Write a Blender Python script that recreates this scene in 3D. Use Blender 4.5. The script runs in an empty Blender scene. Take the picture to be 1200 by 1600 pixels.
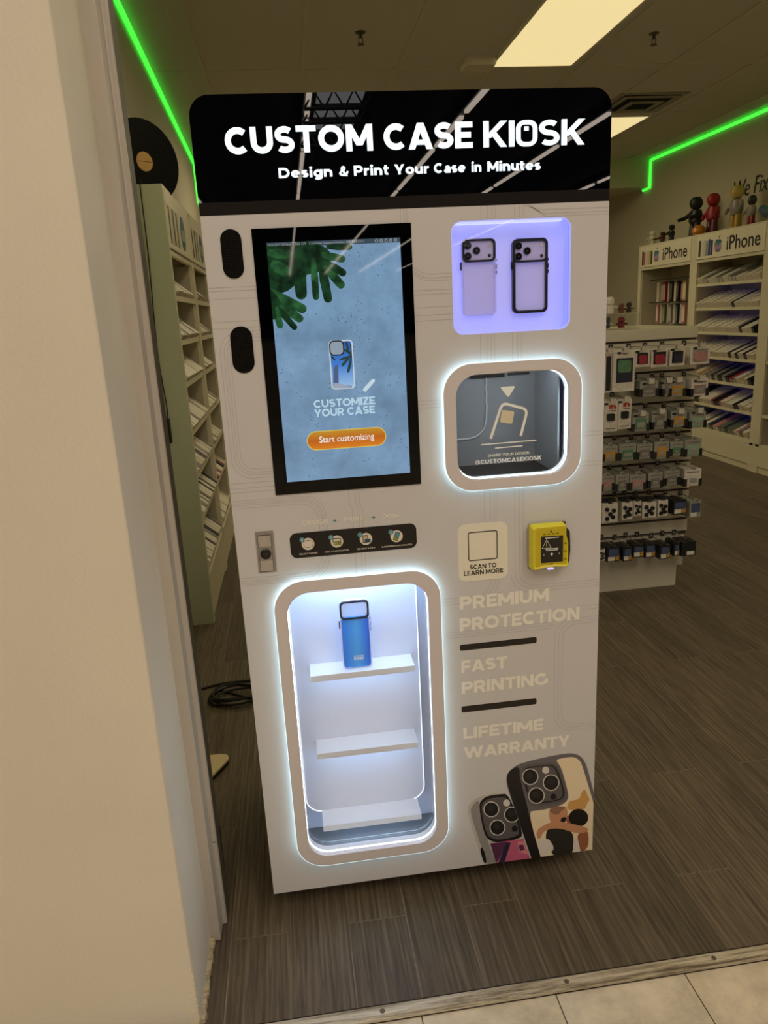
import bpy, bmesh, math, random
from mathutils import Vector, Matrix, Euler
from mathutils.geometry import tessellate_polygon

random.seed(11)
sc = bpy.context.scene
COL = sc.collection
PI = math.pi

# ------------------------------------------------------------------ camera
cam_data = bpy.data.cameras.new('camera')
cam = bpy.data.objects.new('camera', cam_data)
COL.objects.link(cam)
cam_data.sensor_fit = 'VERTICAL'
cam_data.sensor_height = 36.0
cam_data.lens = 1149.38 * 36.0 / 1600.0
cam_data.clip_start = 0.02
cam_data.clip_end = 200
cam.matrix_world = Matrix(((0.99033, 0.08291, -0.11121, -0.29039),
                           (-0.12878, 0.25173, -0.95919, -1.69007),
                           (-0.05153, 0.96424, 0.25998, 1.57346),
                           (0, 0, 0, 1)))
sc.camera = cam

# ------------------------------------------------------------------ view, world
sc.view_settings.view_transform = 'Standard'
sc.view_settings.look = 'None'
sc.view_settings.gamma = 1.0
sc.view_settings.use_curve_mapping = False
sc.view_settings.exposure = 0.0
world = bpy.data.worlds.new('world')
sc.world = world
world.use_nodes = True
wb = world.node_tree.nodes.get('Background')
wb.inputs[0].default_value = (0.30, 0.27, 0.23, 1)
wb.inputs[1].default_value = 0.035


def area_light(name, loc, rot, sx, sy, power, col):
    l = bpy.data.lights.new(name, 'AREA')
    l.shape = 'RECTANGLE'
    l.size, l.size_y = sx, sy
    l.energy = power
    l.color = col
    o = bpy.data.objects.new(name, l)
    o.location = loc
    o.rotation_euler = rot
    COL.objects.link(o)
    return o


# unseen area lights added to brighten the mall side (overhead, behind the camera)
area_light('mall_fill_light', (1.4, -3.4, 4.6), (0, 0, 0), 2.4, 3.6, 104, (1.0, 0.845, 0.67))
area_light('mall_fill_light', (-2.0, -4.6, 4.6), (0, 0, 0), 2.4, 3.6, 92, (1.0, 0.845, 0.67))

STORE_COL = (0.82, 0.66, 0.32)      # colour of the shop's yellowish ceiling panels
STORE_SEEN = 1.0
STORE_FILL_COL = (0.85, 0.72, 0.47)
STORE_FILL = 6.0
LED_COL = (0.58, 0.88, 1.0)
GREEN = (0.03, 1.0, 0.06)


# ------------------------------------------------------------------ materials
def lin(c):
    out = []
    for v in c[:3]:
        v = v / 255.0
        out.append(v / 12.92 if v <= 0.04045 else ((v + 0.055) / 1.055) ** 2.4)
    return tuple(out) + (1.0,)


MATS = {}


def mat(name, rgb, rough=0.5, metal=0.0, emit=None, es=0.0, var=0.0, vs=8.0, bump=0.0, bs=120.0, spec=0.5, coat=0.0):
    if name in MATS:
        return MATS[name]
    m = bpy.data.materials.new(name)
    m.use_nodes = True
    nt = m.node_tree
    p = nt.nodes['Principled BSDF']
    p.inputs['Base Color'].default_value = lin(rgb)
    p.inputs['Roughness'].default_value = rough
    p.inputs['Metallic'].default_value = metal
    p.inputs['Specular IOR Level'].default_value = spec
    p.inputs['Coat Weight'].default_value = coat
    p.inputs['Coat Roughness'].default_value = 0.03
    if emit is not None:
        p.inputs['Emission Color'].default_value = tuple(emit[:3]) + (1,)
        p.inputs['Emission Strength'].default_value = es
    tc = None
    if var or bump:
        tc = nt.nodes.new('ShaderNodeTexCoord')
    if var:
        n = nt.nodes.new('ShaderNodeTexNoise')
        n.inputs['Scale'].default_value = vs
        n.inputs['Detail'].default_value = 4
        r = nt.nodes.new('ShaderNodeMapRange')
        r.inputs['From Min'].default_value = 0.3
        r.inputs['From Max'].default_value = 0.7
        r.inputs['To Min'].default_value = 1 - var
        r.inputs['To Max'].default_value = 1 + var
        x = nt.nodes.new('ShaderNodeVectorMath')
        x.operation = 'SCALE'
        x.inputs[0].default_value = lin(rgb)[:3]
        nt.links.new(tc.outputs['Object'], n.inputs['Vector'])
        nt.links.new(n.outputs['Fac'], r.inputs['Value'])
        nt.links.new(r.outputs['Result'], x.inputs['Scale'])
        nt.links.new(x.outputs[0], p.inputs['Base Color'])
    if bump:
        n = nt.nodes.new('ShaderNodeTexNoise')
        n.inputs['Scale'].default_value = bs
        n.inputs['Detail'].default_value = 3
        b = nt.nodes.new('ShaderNodeBump')
        b.inputs['Strength'].default_value = bump
        b.inputs['Distance'].default_value = 0.002
        nt.links.new(tc.outputs['Object'], n.inputs['Vector'])
        nt.links.new(n.outputs['Fac'], b.inputs['Height'])
        nt.links.new(b.outputs['Normal'], p.inputs['Normal'])
    MATS[name] = m
    return m


def glow(name, rgb_lin, strength):
    if name in MATS:
        return MATS[name]
    m = bpy.data.materials.new(name)
    m.use_nodes = True
    nt = m.node_tree
    p = nt.nodes['Principled BSDF']
    p.inputs['Base Color'].default_value = (0.6, 0.6, 0.6, 1)
    p.inputs['Roughness'].default_value = 0.4
    p.inputs['Emission Color'].default_value = tuple(rgb_lin[:3]) + (1,)
    p.inputs['Emission Strength'].default_value = strength
    MATS[name] = m
    return m


def glass(name, tint=(1, 1, 1), refl=1.0, haze=0.0):
    """thin clear pane: sees through, mirrors at fresnel strength"""
    if name in MATS:
        return MATS[name]
    m = bpy.data.materials.new(name)
    m.use_nodes = True
    nt = m.node_tree
    nt.nodes.clear()
    o = nt.nodes.new('ShaderNodeOutputMaterial')
    t = nt.nodes.new('ShaderNodeBsdfTransparent')
    t.inputs[0].default_value = tuple(tint) + (1,)
    g = nt.nodes.new('ShaderNodeBsdfGlossy')
    g.inputs['Roughness'].default_value = 0.01
    f = nt.nodes.new('ShaderNodeFresnel')
    f.inputs['IOR'].default_value = 1.5
    mu = nt.nodes.new('ShaderNodeMath')
    mu.operation = 'MULTIPLY'
    mu.inputs[1].default_value = refl
    x = nt.nodes.new('ShaderNodeMixShader')
    nt.links.new(f.outputs[0], mu.inputs[0])
    nt.links.new(mu.outputs[0], x.inputs[0])
    nt.links.new(t.outputs[0], x.inputs[1])
    nt.links.new(g.outputs[0], x.inputs[2])
    nt.links.new(x.outputs[0], o.inputs[0])
    MATS[name] = m
    return m


def translucent(name, rgb, alpha, rough=0.15):
    m = mat(name, rgb, rough)
    m.node_tree.nodes['Principled BSDF'].inputs['Alpha'].default_value = alpha
    return m


def wood_floor():
    m = bpy.data.materials.new('grey_oak_planks')
    m.use_nodes = True
    nt = m.node_tree
    N, Lk = nt.nodes, nt.links
    p = N['Principled BSDF']
    tc = N.new('ShaderNodeTexCoord')
    sep = N.new('ShaderNodeSeparateXYZ')
    Lk.new(tc.outputs['Object'], sep.inputs[0])
    ax = N.new('ShaderNodeMath'); ax.operation = 'ADD'; ax.inputs[1].default_value = 0.256 + 0.1555 * 40
    Lk.new(sep.outputs['X'], ax.inputs[0])
    ay = N.new('ShaderNodeMath'); ay.operation = 'ADD'; ay.inputs[1].default_value = 20.35
    Lk.new(sep.outputs['Y'], ay.inputs[0])
    cb = N.new('ShaderNodeCombineXYZ')
    Lk.new(ay.outputs[0], cb.inputs['X']); Lk.new(ax.outputs[0], cb.inputs['Y'])
    br = N.new('ShaderNodeTexBrick')
    br.offset = 0.37; br.offset_frequency = 2; br.squash = 1.0
    br.inputs['Color1'].default_value = lin((112, 99, 80))
    br.inputs['Color2'].default_value = lin((97, 86, 69))
    br.inputs['Mortar'].default_value = lin((132, 118, 97))
    br.inputs['Scale'].default_value = 1.0
    br.inputs["Mortar Size"].default_value = 0.0018
    br.inputs['Mortar Smooth'].default_value = 0.2
    br.inputs['Bias'].default_value = 0.0
    br.inputs['Brick Width'].default_value = 1.22
    br.inputs['Row Height'].default_value = 0.1555
    Lk.new(cb.outputs[0], br.inputs['Vector'])
    # per plank shift of the grain
    mp = N.new('ShaderNodeMapping'); mp.inputs['Scale'].default_value = (105, 4.0, 1)
    av = N.new('ShaderNodeVectorMath'); av.operation = 'ADD'
    sc2 = N.new('ShaderNodeVectorMath'); sc2.operation = 'SCALE'; sc2.inputs['Scale'].default_value = 35
    Lk.new(br.outputs['Color'], sc2.inputs[0])
    Lk.new(tc.outputs['Object'], mp.inputs['Vector'])
    Lk.new(mp.outputs[0], av.inputs[0]); Lk.new(sc2.outputs[0], av.inputs[1])
    n1 = N.new('ShaderNodeTexNoise'); n1.inputs['Scale'].default_value = 1.0; n1.inputs['Detail'].default_value = 7; n1.inputs['Roughness'].default_value = 0.62; n1.inputs['Distortion'].default_value = 0.6
    Lk.new(av.outputs[0], n1.inputs['Vector'])
    mp2 = N.new('ShaderNodeMapping'); mp2.inputs['Scale'].default_value = (9, 1.1, 1)
    av2 = N.new('ShaderNodeVectorMath'); av2.operation = 'ADD'
    Lk.new(tc.outputs['Object'], mp2.inputs['Vector']); Lk.new(mp2.outputs[0], av2.inputs[0]); Lk.new(sc2.outputs[0], av2.inputs[1])
    wv = N.new('ShaderNodeTexWave'); wv.wave_type = 'BANDS'; wv.bands_direction = 'X'
    wv.inputs['Scale'].default_value = 2.2; wv.inputs['Distortion'].default_value = 9; wv.inputs['Detail'].default_value = 3; wv.inputs['Detail Scale'].default_value = 0.7
    Lk.new(av2.outputs[0], wv.inputs['Vector'])
    r1 = N.new('ShaderNodeMapRange'); r1.inputs['From Min'].default_value = 0.32; r1.inputs['From Max'].default_value = 0.68; r1.inputs['To Min'].default_value = 0.50; r1.inputs['To Max'].default_value = 1.28
    Lk.new(n1.outputs['Fac'], r1.inputs['Value'])
    r2 = N.new('ShaderNodeMapRange'); r2.inputs['To Min'].default_value = 0.86; r2.inputs['To Max'].default_value = 1.10
    Lk.new(wv.outputs['Color'], r2.inputs['Value'])
    mm = N.new('ShaderNodeMath'); mm.operation = 'MULTIPLY'
    Lk.new(r1.outputs[0], mm.inputs[0]); Lk.new(r2.outputs[0], mm.inputs[1])
    cs = N.new('ShaderNodeVectorMath'); cs.operation = 'SCALE'
    Lk.new(br.outputs['Color'], cs.inputs[0]); Lk.new(mm.outputs[0], cs.inputs['Scale'])
    Lk.new(cs.outputs[0], p.inputs['Base Color'])
    p.inputs['Roughness'].default_value = 0.5
    p.inputs['Specular IOR Level'].default_value = 0.35
    bp = N.new('ShaderNodeBump'); bp.inputs['Strength'].default_value = 0.25; bp.inputs['Distance'].default_value = 0.002
    Lk.new(mm.outputs[0], bp.inputs['Height']); Lk.new(bp.outputs[0], p.inputs['Normal'])
    return m


def tile_floor():
    m = bpy.data.materials.new('worn_beige_tiles')
    m.use_nodes = True
    nt = m.node_tree
    N, Lk = nt.nodes, nt.links
    p = N['Principled BSDF']
    tc = N.new('ShaderNodeTexCoord')
    mp = N.new('ShaderNodeMapping'); mp.inputs['Location'].default_value = (-0.211 + 0.3225 * 40, 0.357 + 0.3225 * 60, 0)
    Lk.new(tc.outputs['Object'], mp.inputs['Vector'])
    br = N.new('ShaderNodeTexBrick')
    br.offset = 0.0; br.squash = 1.0
    br.inputs['Color1'].default_value = lin((238, 224, 196))
    br.inputs['Color2'].default_value = lin((226, 210, 178))
    br.inputs['Mortar'].default_value = lin((70, 58, 42))
    br.inputs['Scale'].default_value = 1.0
    br.inputs['Mortar Size'].default_value = 0.0014
    br.inputs['Mortar Smooth'].default_value = 0.1
    br.inputs['Brick Width'].default_value = 0.3225
    br.inputs['Row Height'].default_value = 0.3225
    Lk.new(mp.outputs[0], br.inputs['Vector'])
    n1 = N.new('ShaderNodeTexNoise'); n1.inputs['Scale'].default_value = 9; n1.inputs['Detail'].default_value = 8; n1.inputs['Roughness'].default_value = 0.7
    Lk.new(tc.outputs['Object'], n1.inputs['Vector'])
    r1 = N.new('ShaderNodeMapRange'); r1.inputs['From Min'].default_value = 0.35; r1.inputs['From Max'].default_value = 0.65; r1.inputs['To Min'].default_value = 0.74; r1.inputs['To Max'].default_value = 1.08
    Lk.new(n1.outputs['Fac'], r1.inputs['Value'])
    cs = N.new('ShaderNodeVectorMath'); cs.operation = 'SCALE'
    Lk.new(br.outputs['Color'], cs.inputs[0]); Lk.new(r1.outputs[0], cs.inputs['Scale'])
    Lk.new(cs.outputs[0], p.inputs['Base Color'])
    p.inputs['Roughness'].default_value = 0.4
    return m


def worn_strip():
    m = bpy.data.materials.new('worn_threshold_strip')
    m.use_nodes = True
    nt = m.node_tree
    N, Lk = nt.nodes, nt.links
    p = N['Principled BSDF']
    tc = N.new('ShaderNodeTexCoord')
    mp = N.new('ShaderNodeMapping'); mp.inputs['Scale'].default_value = (0.35, 7.0, 7.0)
    Lk.new(tc.outputs['Object'], mp.inputs['Vector'])
    n1 = N.new('ShaderNodeTexNoise'); n1.inputs['Scale'].default_value = 12; n1.inputs['Detail'].default_value = 8; n1.inputs['Roughness'].default_value = 0.75
    Lk.new(mp.outputs[0], n1.inputs['Vector'])
    cr = N.new('ShaderNodeValToRGB')
    cr.color_ramp.elements[0].position = 0.36; cr.color_ramp.elements[0].color = lin((110, 96, 76))
    cr.color_ramp.elements[1].position = 0.56; cr.color_ramp.elements[1].color = lin((226, 214, 188))
    e = cr.color_ramp.elements.new(0.46); e.color = lin((186, 172, 144))
    Lk.new(n1.outputs['Fac'], cr.inputs[0])
    Lk.new(cr.outputs[0], p.inputs['Base Color'])
    p.inputs['Roughness'].default_value = 0.45
    p.inputs['Metallic'].default_value = 0.15
    return m


def dotted(name, pitch, c_hole, c_web):
    m = bpy.data.materials.new(name)
    m.use_nodes = True
    nt = m.node_tree
    N, Lk = nt.nodes, nt.links
    p = N['Principled BSDF']
    tc = N.new('ShaderNodeTexCoord')
    s = N.new('ShaderNodeVectorMath'); s.operation = 'SCALE'; s.inputs['Scale'].default_value = 1.0 / pitch
    f = N.new('ShaderNodeVectorMath'); f.operation = 'FRACTION'
    a = N.new('ShaderNodeVectorMath'); a.operation = 'SUBTRACT'; a.inputs[1].default_value = (0.5, 0.5, 0.5)
    q = N.new('ShaderNodeVectorMath'); q.operation = 'MULTIPLY'; q.inputs[1].default_value = (1, 0, 1)
    l = N.new('ShaderNodeVectorMath'); l.operation = 'LENGTH'
    c = N.new('ShaderNodeMath'); c.operation = 'LESS_THAN'; c.inputs[1].default_value = 0.36
    x = N.new('ShaderNodeMix'); x.data_type = 'RGBA'
    x.inputs['A'].default_value = lin(c_web); x.inputs['B'].default_value = lin(c_hole)
    Lk.new(tc.outputs['Object'], s.inputs[0]); Lk.new(s.outputs[0], f.inputs[0]); Lk.new(f.outputs[0], a.inputs[0])
    Lk.new(a.outputs[0], q.inputs[0]); Lk.new(q.outputs[0], l.inputs[0]); Lk.new(l.outputs['Value'], c.inputs[0])
    Lk.new(c.outputs[0], x.inputs['Factor']); Lk.new(x.outputs['Result'], p.inputs['Base Color'])
    p.inputs['Roughness'].default_value = 0.7
    p.inputs['Specular IOR Level'].default_value = 0.1
    return m


def gradient(name, stops, z0, z1, axis='Z', rough=0.3, es=0.0):
    """printed colour gradient along an object axis"""
    m = bpy.data.materials.new(name)
    m.use_nodes = True
    nt = m.node_tree
    N, Lk = nt.nodes, nt.links
    p = N['Principled BSDF']
    tc = N.new('ShaderNodeTexCoord')
    sp = N.new('ShaderNodeSeparateXYZ')
    r = N.new('ShaderNodeMapRange'); r.inputs['From Min'].default_value = z0; r.inputs['From Max'].default_value = z1
    cr = N.new('ShaderNodeValToRGB')
    cr.color_ramp.elements[0].color = lin(stops[0]); cr.color_ramp.elements[1].color = lin(stops[-1])
    for i in range(1, len(stops) - 1):
        e = cr.color_ramp.elements.new(i / (len(stops) - 1)); e.color = lin(stops[i])
    Lk.new(tc.outputs['Object'], sp.inputs[0]); Lk.new(sp.outputs[axis], r.inputs['Value'])
    Lk.new(r.outputs[0], cr.inputs[0]); Lk.new(cr.outputs[0], p.inputs['Base Color'])
    p.inputs['Roughness'].default_value = rough
    if es:
        Lk.new(cr.outputs[0], p.inputs['Emission Color'])
        p.inputs['Emission Strength'].default_value = es
        p.inputs['Base Color'].default_value = (0, 0, 0, 1)
        nt.links.remove(p.inputs['Base Color'].links[0])
    return m


def concrete_screen(name, base, es):
    """the picture shown on the touch screen: blue grey concrete with specks"""
    m = bpy.data.materials.new(name)
    m.use_nodes = True
    nt = m.node_tree
    N, Lk = nt.nodes, nt.links
    p = N['Principled BSDF']
    tc = N.new('ShaderNodeTexCoord')
    n1 = N.new('ShaderNodeTexNoise'); n1.inputs['Scale'].default_value = 9; n1.inputs['Detail'].default_value = 8; n1.inputs['Roughness'].default_value = 0.65
    Lk.new(tc.outputs['Object'], n1.inputs['Vector'])
    r1 = N.new('ShaderNodeMapRange'); r1.inputs['From Min'].default_value = 0.3; r1.inputs['From Max'].default_value = 0.7; r1.inputs['To Min'].default_value = 0.72; r1.inputs['To Max'].default_value = 1.25
    Lk.new(n1.outputs['Fac'], r1.inputs['Value'])
    vo = N.new('ShaderNodeTexVoronoi'); vo.inputs['Scale'].default_value = 120
    Lk.new(tc.outputs['Object'], vo.inputs['Vector'])
    lt = N.new('ShaderNodeMath'); lt.operation = 'LESS_THAN'; lt.inputs[1].default_value = 0.17
    Lk.new(vo.outputs['Distance'], lt.inputs[0])
    n2 = N.new('ShaderNodeTexNoise'); n2.inputs['Scale'].default_value = 18
    Lk.new(tc.outputs['Object'], n2.inputs['Vector'])
    gt = N.new('ShaderNodeMath'); gt.operation = 'GREATER_THAN'; gt.inputs[1].default_value = 0.53
    Lk.new(n2.outputs['Fac'], gt.inputs[0])
    mu = N.new('ShaderNodeMath'); mu.operation = 'MULTIPLY'
    Lk.new(lt.outputs[0], mu.inputs[0]); Lk.new(gt.outputs[0], mu.inputs[1])
    sb = N.new('ShaderNodeMath'); sb.operation = 'MULTIPLY'; sb.inputs[1].default_value = -0.55
    Lk.new(mu.outputs[0], sb.inputs[0])
    ad = N.new('ShaderNodeMath'); ad.operation = 'ADD'
    Lk.new(r1.outputs[0], ad.inputs[0]); Lk.new(sb.outputs[0], ad.inputs[1])
    cs = N.new('ShaderNodeVectorMath'); cs.operation = 'SCALE'; cs.inputs[0].default_value = lin(base)[:3]
    Lk.new(ad.outputs[0], cs.inputs['Scale'])
    Lk.new(cs.outputs[0], p.inputs['Emission Color'])
    p.inputs['Emission Strength'].default_value = es
    p.inputs['Base Color'].default_value = (0.004, 0.004, 0.005, 1)
    p.inputs['Roughness'].default_value = 0.03
    return m


def screen_col(name, rgb, es=1.0):
    if name in MATS:
        return MATS[name]
    m = mat(name, (4, 4, 5), 0.03)
    if 'leaf' in name:
        nt = m.node_tree
        tc = nt.nodes.new('ShaderNodeTexCoord')
        n = nt.nodes.new('ShaderNodeTexNoise')
        n.inputs['Scale'].default_value = 42
        n.inputs['Detail'].default_value = 3
        cr = nt.nodes.new('ShaderNodeValToRGB')
        cr.color_ramp.elements[0].position = 0.36
        cr.color_ramp.elements[0].color = lin(tuple(v * 0.5 for v in rgb))
        cr.color_ramp.elements[1].position = 0.66
        cr.color_ramp.elements[1].color = lin(tuple(min(255, v * 1.02) for v in rgb))
        nt.links.new(tc.outputs['Object'], n.inputs['Vector'])
        nt.links.new(n.outputs['Fac'], cr.inputs[0])
        nt.links.new(cr.outputs[0], m.node_tree.nodes['Principled BSDF'].inputs['Emission Color'])
        m.node_tree.nodes['Principled BSDF'].inputs['Emission Strength'].default_value = es
        return m
    p = m.node_tree.nodes['Principled BSDF']
    p.inputs['Emission Color'].default_value = lin(rgb)
    p.inputs['Emission Strength'].default_value = es
    return m


# ------------------------------------------------------------------ mesh builder
class MB:
    def __init__(s):
        s.v, s.f, s.mi, s.mats = [], [], [], []

    def _m(s, m):
        if m not in s.mats:
            s.mats.append(m)
        return s.mats.index(m)

    def add(s, vs, fs, m, M=None):
        b = len(s.v)
        i = s._m(m)
        for v in vs:
            v = Vector(v)
            s.v.append(M @ v if M is not None else v)
        for f in fs:
            s.f.append(tuple(b + k for k in f))
            s.mi.append(i)
        return s

    def box(s, x0, x1, y0, y1, z0, z1, m, M=None):
        vs = [(x0, y0, z0), (x1, y0, z0), (x1, y1, z0), (x0, y1, z0), (x0, y0, z1), (x1, y0, z1), (x1, y1, z1), (x0, y1, z1)]
        fs = [(0, 3, 2, 1), (4, 5, 6, 7), (0, 1, 5, 4), (1, 2, 6, 5), (2, 3, 7, 6), (3, 0, 4, 7)]
        return s.add(vs, fs, m, M)

    def poly(s, loops, y0, y1, m, M=None, back=True):
        """solid plate in the xz plane between depths y0 (front) and y1; loops[1:] are holes"""
        flat = [p for l in loops for p in l]
        tris = tessellate_polygon([[Vector((p[0], p[1], 0)) for p in l] for l in loops])
        n = len(flat)
        vs = [(p[0], y0, p[1]) for p in flat] + [(p[0], y1, p[1]) for p in flat]
        fs = [tuple(t) for t in tris]
        if back:
            fs += [(t[2] + n, t[1] + n, t[0] + n) for t in tris]
        o = 0
        for l in loops:
            k = len(l)
            for i in range(k):
                a, b = o + i, o + (i + 1) % k
                fs.append((a, b, b + n, a + n))
            o += k
        return s.add(vs, fs, m, M)

    def loft(s, rings, m, M=None, cap0=False, cap1=True, closed=True):
        """rings: equal-length lists of 3d points"""
        n = len(rings[0])
        vs = [p for r in rings for p in r]
        fs = []
        for i in range(len(rings) - 1):
            for j in range(n if closed else n - 1):
                a = i * n + j
                b = i * n + (j + 1) % n
                fs.append((a, b, b + n, a + n))
        if cap0:
            fs.append(tuple(range(n)))
        if cap1:
            fs.append(tuple(reversed(range((len(rings) - 1) * n, len(rings) * n))))
        return s.add(vs, fs, m, M)

    def tube(s, pts, r, m, M=None, n=8, closed=False):
        pts = [Vector(p) for p in pts]
        rings = []
        L = len(pts)
        up = Vector((0, 0, 1))
        for i, p in enumerate(pts):
            a = pts[(i - 1) % L] if (closed or i > 0) else p
            b = pts[(i + 1) % L] if (closed or i < L - 1) else p
            t = (b - a).normalized()
            u = up if abs(t.dot(up)) < 0.95 else Vector((0, 1, 0))
            e1 = t.cross(u).normalized()
            e2 = t.cross(e1).normalized()
            rr = r[i] if isinstance(r, (list, tuple)) else r
            rings.append([p + e1 * rr * math.cos(2 * PI * k / n) + e2 * rr * math.sin(2 * PI * k / n) for k in range(n)])
        if closed:
            rings.append(rings[0])
            return s.loft(rings, m, M, False, False)
        return s.loft(rings, m, M, True, True)

    def lathe(s, prof, m, M=None, n=20, cap=True):
        """prof: (r, z) list, spun about z"""
        rings = [[(r * math.cos(2 * PI * k / n), r * math.sin(2 * PI * k / n), z) for k in range(n)] for r, z in prof]
        return s.loft(rings, m, M, cap, cap)

    def disc(s, c, r, y0, y1, m, M=None, n=20):
        return s.poly([[(c[0] + r * math.cos(2 * PI * k / n), c[1] + r * math.sin(2 * PI * k / n)) for k in range(n)]], y0, y1, m, M)

    def build(s, name, parent=None, bevel=0.0, smooth=True, origin=None, M=None, bseg=2):
        me = bpy.data.meshes.new(name)
        o = origin
        if o is None and parent is not None:
            o = root_loc(parent)
        o = Vector(o) if o is not None else Vector((0, 0, 0))
        vs = [(M @ v if M is not None else v) - o for v in s.v]
        me.from_pydata([tuple(v) for v in vs], [], s.f)
        for m in s.mats:
            me.materials.append(m)
        me.polygons.foreach_set('material_index', s.mi)
        bm = bmesh.new()
        bm.from_mesh(me)
        bmesh.ops.recalc_face_normals(bm, faces=bm.faces)
        bm.to_mesh(me)
        bm.free()
        if smooth:
            me.polygons.foreach_set('use_smooth', [True] * len(me.polygons))
            me.set_sharp_from_angle(angle=math.radians(32))
        ob = bpy.data.objects.new(name, me)
        COL.objects.link(ob)
        if parent is not None:
            ob.parent = parent
        else:
            ob.location = o
        if bevel:
            b = ob.modifiers.new('bevel', 'BEVEL')
            b.width = bevel
            b.segments = bseg
            b.limit_method = 'ANGLE'
        return ob


def root_loc(o):
    while o.parent is not None:
        o = o.parent
    return o.location


def tag(o, label=None, cat=None, group=None, kind=None):
    if label:
        o['label'] = label
    if cat:
        o['category'] = cat
    if group:
        o['group'] = group
    if kind:
        o['kind'] = kind
    return o


def thing(name, label, cat, loc=(0, 0, 0), group=None):
    o = bpy.data.objects.new(name, None)
    o.empty_display_size = 0.05
    o.location = loc
    COL.objects.link(o)
    return tag(o, label, cat, group)


def structure(o):
    o['kind'] = 'structure'
    return o


def copy_tree(o, parent=None):
    c = o.copy()
    COL.objects.link(c)
    if parent is not None:
        c.parent = parent
    for ch in list(o.children):
        copy_tree(ch, c)
    return c


# ------------------------------------------------------------------ 2d outlines
def rrect(x0, x1, z0, z1, r, n=8, corners=(1, 1, 1, 1)):
    """counter-clockwise from bottom-left; corners = bl, br, tr, tl"""
    out = []
    for (cx, cz, a0, k) in ((x0, z0, PI, 0), (x1, z0, 1.5 * PI, 1), (x1, z1, 0, 2), (x0, z1, 0.5 * PI, 3)):
        if not corners[k] or r <= 0:
            out.append((cx, cz))
            continue
        ccx = x0 + r if cx == x0 else x1 - r
        ccz = z0 + r if cz == z0 else z1 - r
        for i in range(n + 1):
            a = a0 + 0.5 * PI * i / n
            out.append((ccx + r * math.cos(a), ccz + r * math.sin(a)))
    return out


def rrect_warp(l, cx, cz, dx, dz):
    return [(x + dx * (1 if x > cx else -1), z + dz * (1 if z > cz else -1)) for x, z in l]


def arc(cx, cz, rx, rz, a0, a1, n=16):
    return [(cx + rx * math.cos(math.radians(a0 + (a1 - a0) * i / n)), cz + rz * math.sin(math.radians(a0 + (a1 - a0) * i / n))) for i in range(n + 1)]


def ribbon(pts, w, closed=False):
    """quads of a mitred stroke"""
    n = len(pts)
    L, Rr = [], []
    for i in range(n):
        p = pts[i]
        a = pts[i - 1] if (closed or i > 0) else None
        b = pts[(i + 1) % n] if (closed or i < n - 1) else None
        d1 = None if a is None else (p[0] - a[0], p[1] - a[1])
        d2 = None if b is None else (b[0] - p[0], b[1] - p[1])

        def nrm(d):
            l = math.hypot(*d) or 1e-9
            return (-d[1] / l, d[0] / l)
        if d1 is None:
            nx, nz = nrm(d2)
            k = 1
        elif d2 is None:
            nx, nz = nrm(d1)
            k = 1
        else:
            n1, n2 = nrm(d1), nrm(d2)
            nx, nz = n1[0] + n2[0], n1[1] + n2[1]
            l = math.hypot(nx, nz) or 1e-9
            nx, nz = nx / l, nz / l
            c = max(0.35, nx * n1[0] + nz * n1[1])
            k = 1 / c
        L.append((p[0] + nx * w / 2 * k, p[1] + nz * w / 2 * k))
        Rr.append((p[0] - nx * w / 2 * k, p[1] - nz * w / 2 * k))
    return [[L[i], Rr[i], Rr[(i + 1) % n], L[(i + 1) % n]] for i in range(n if closed else n - 1)]


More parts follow.
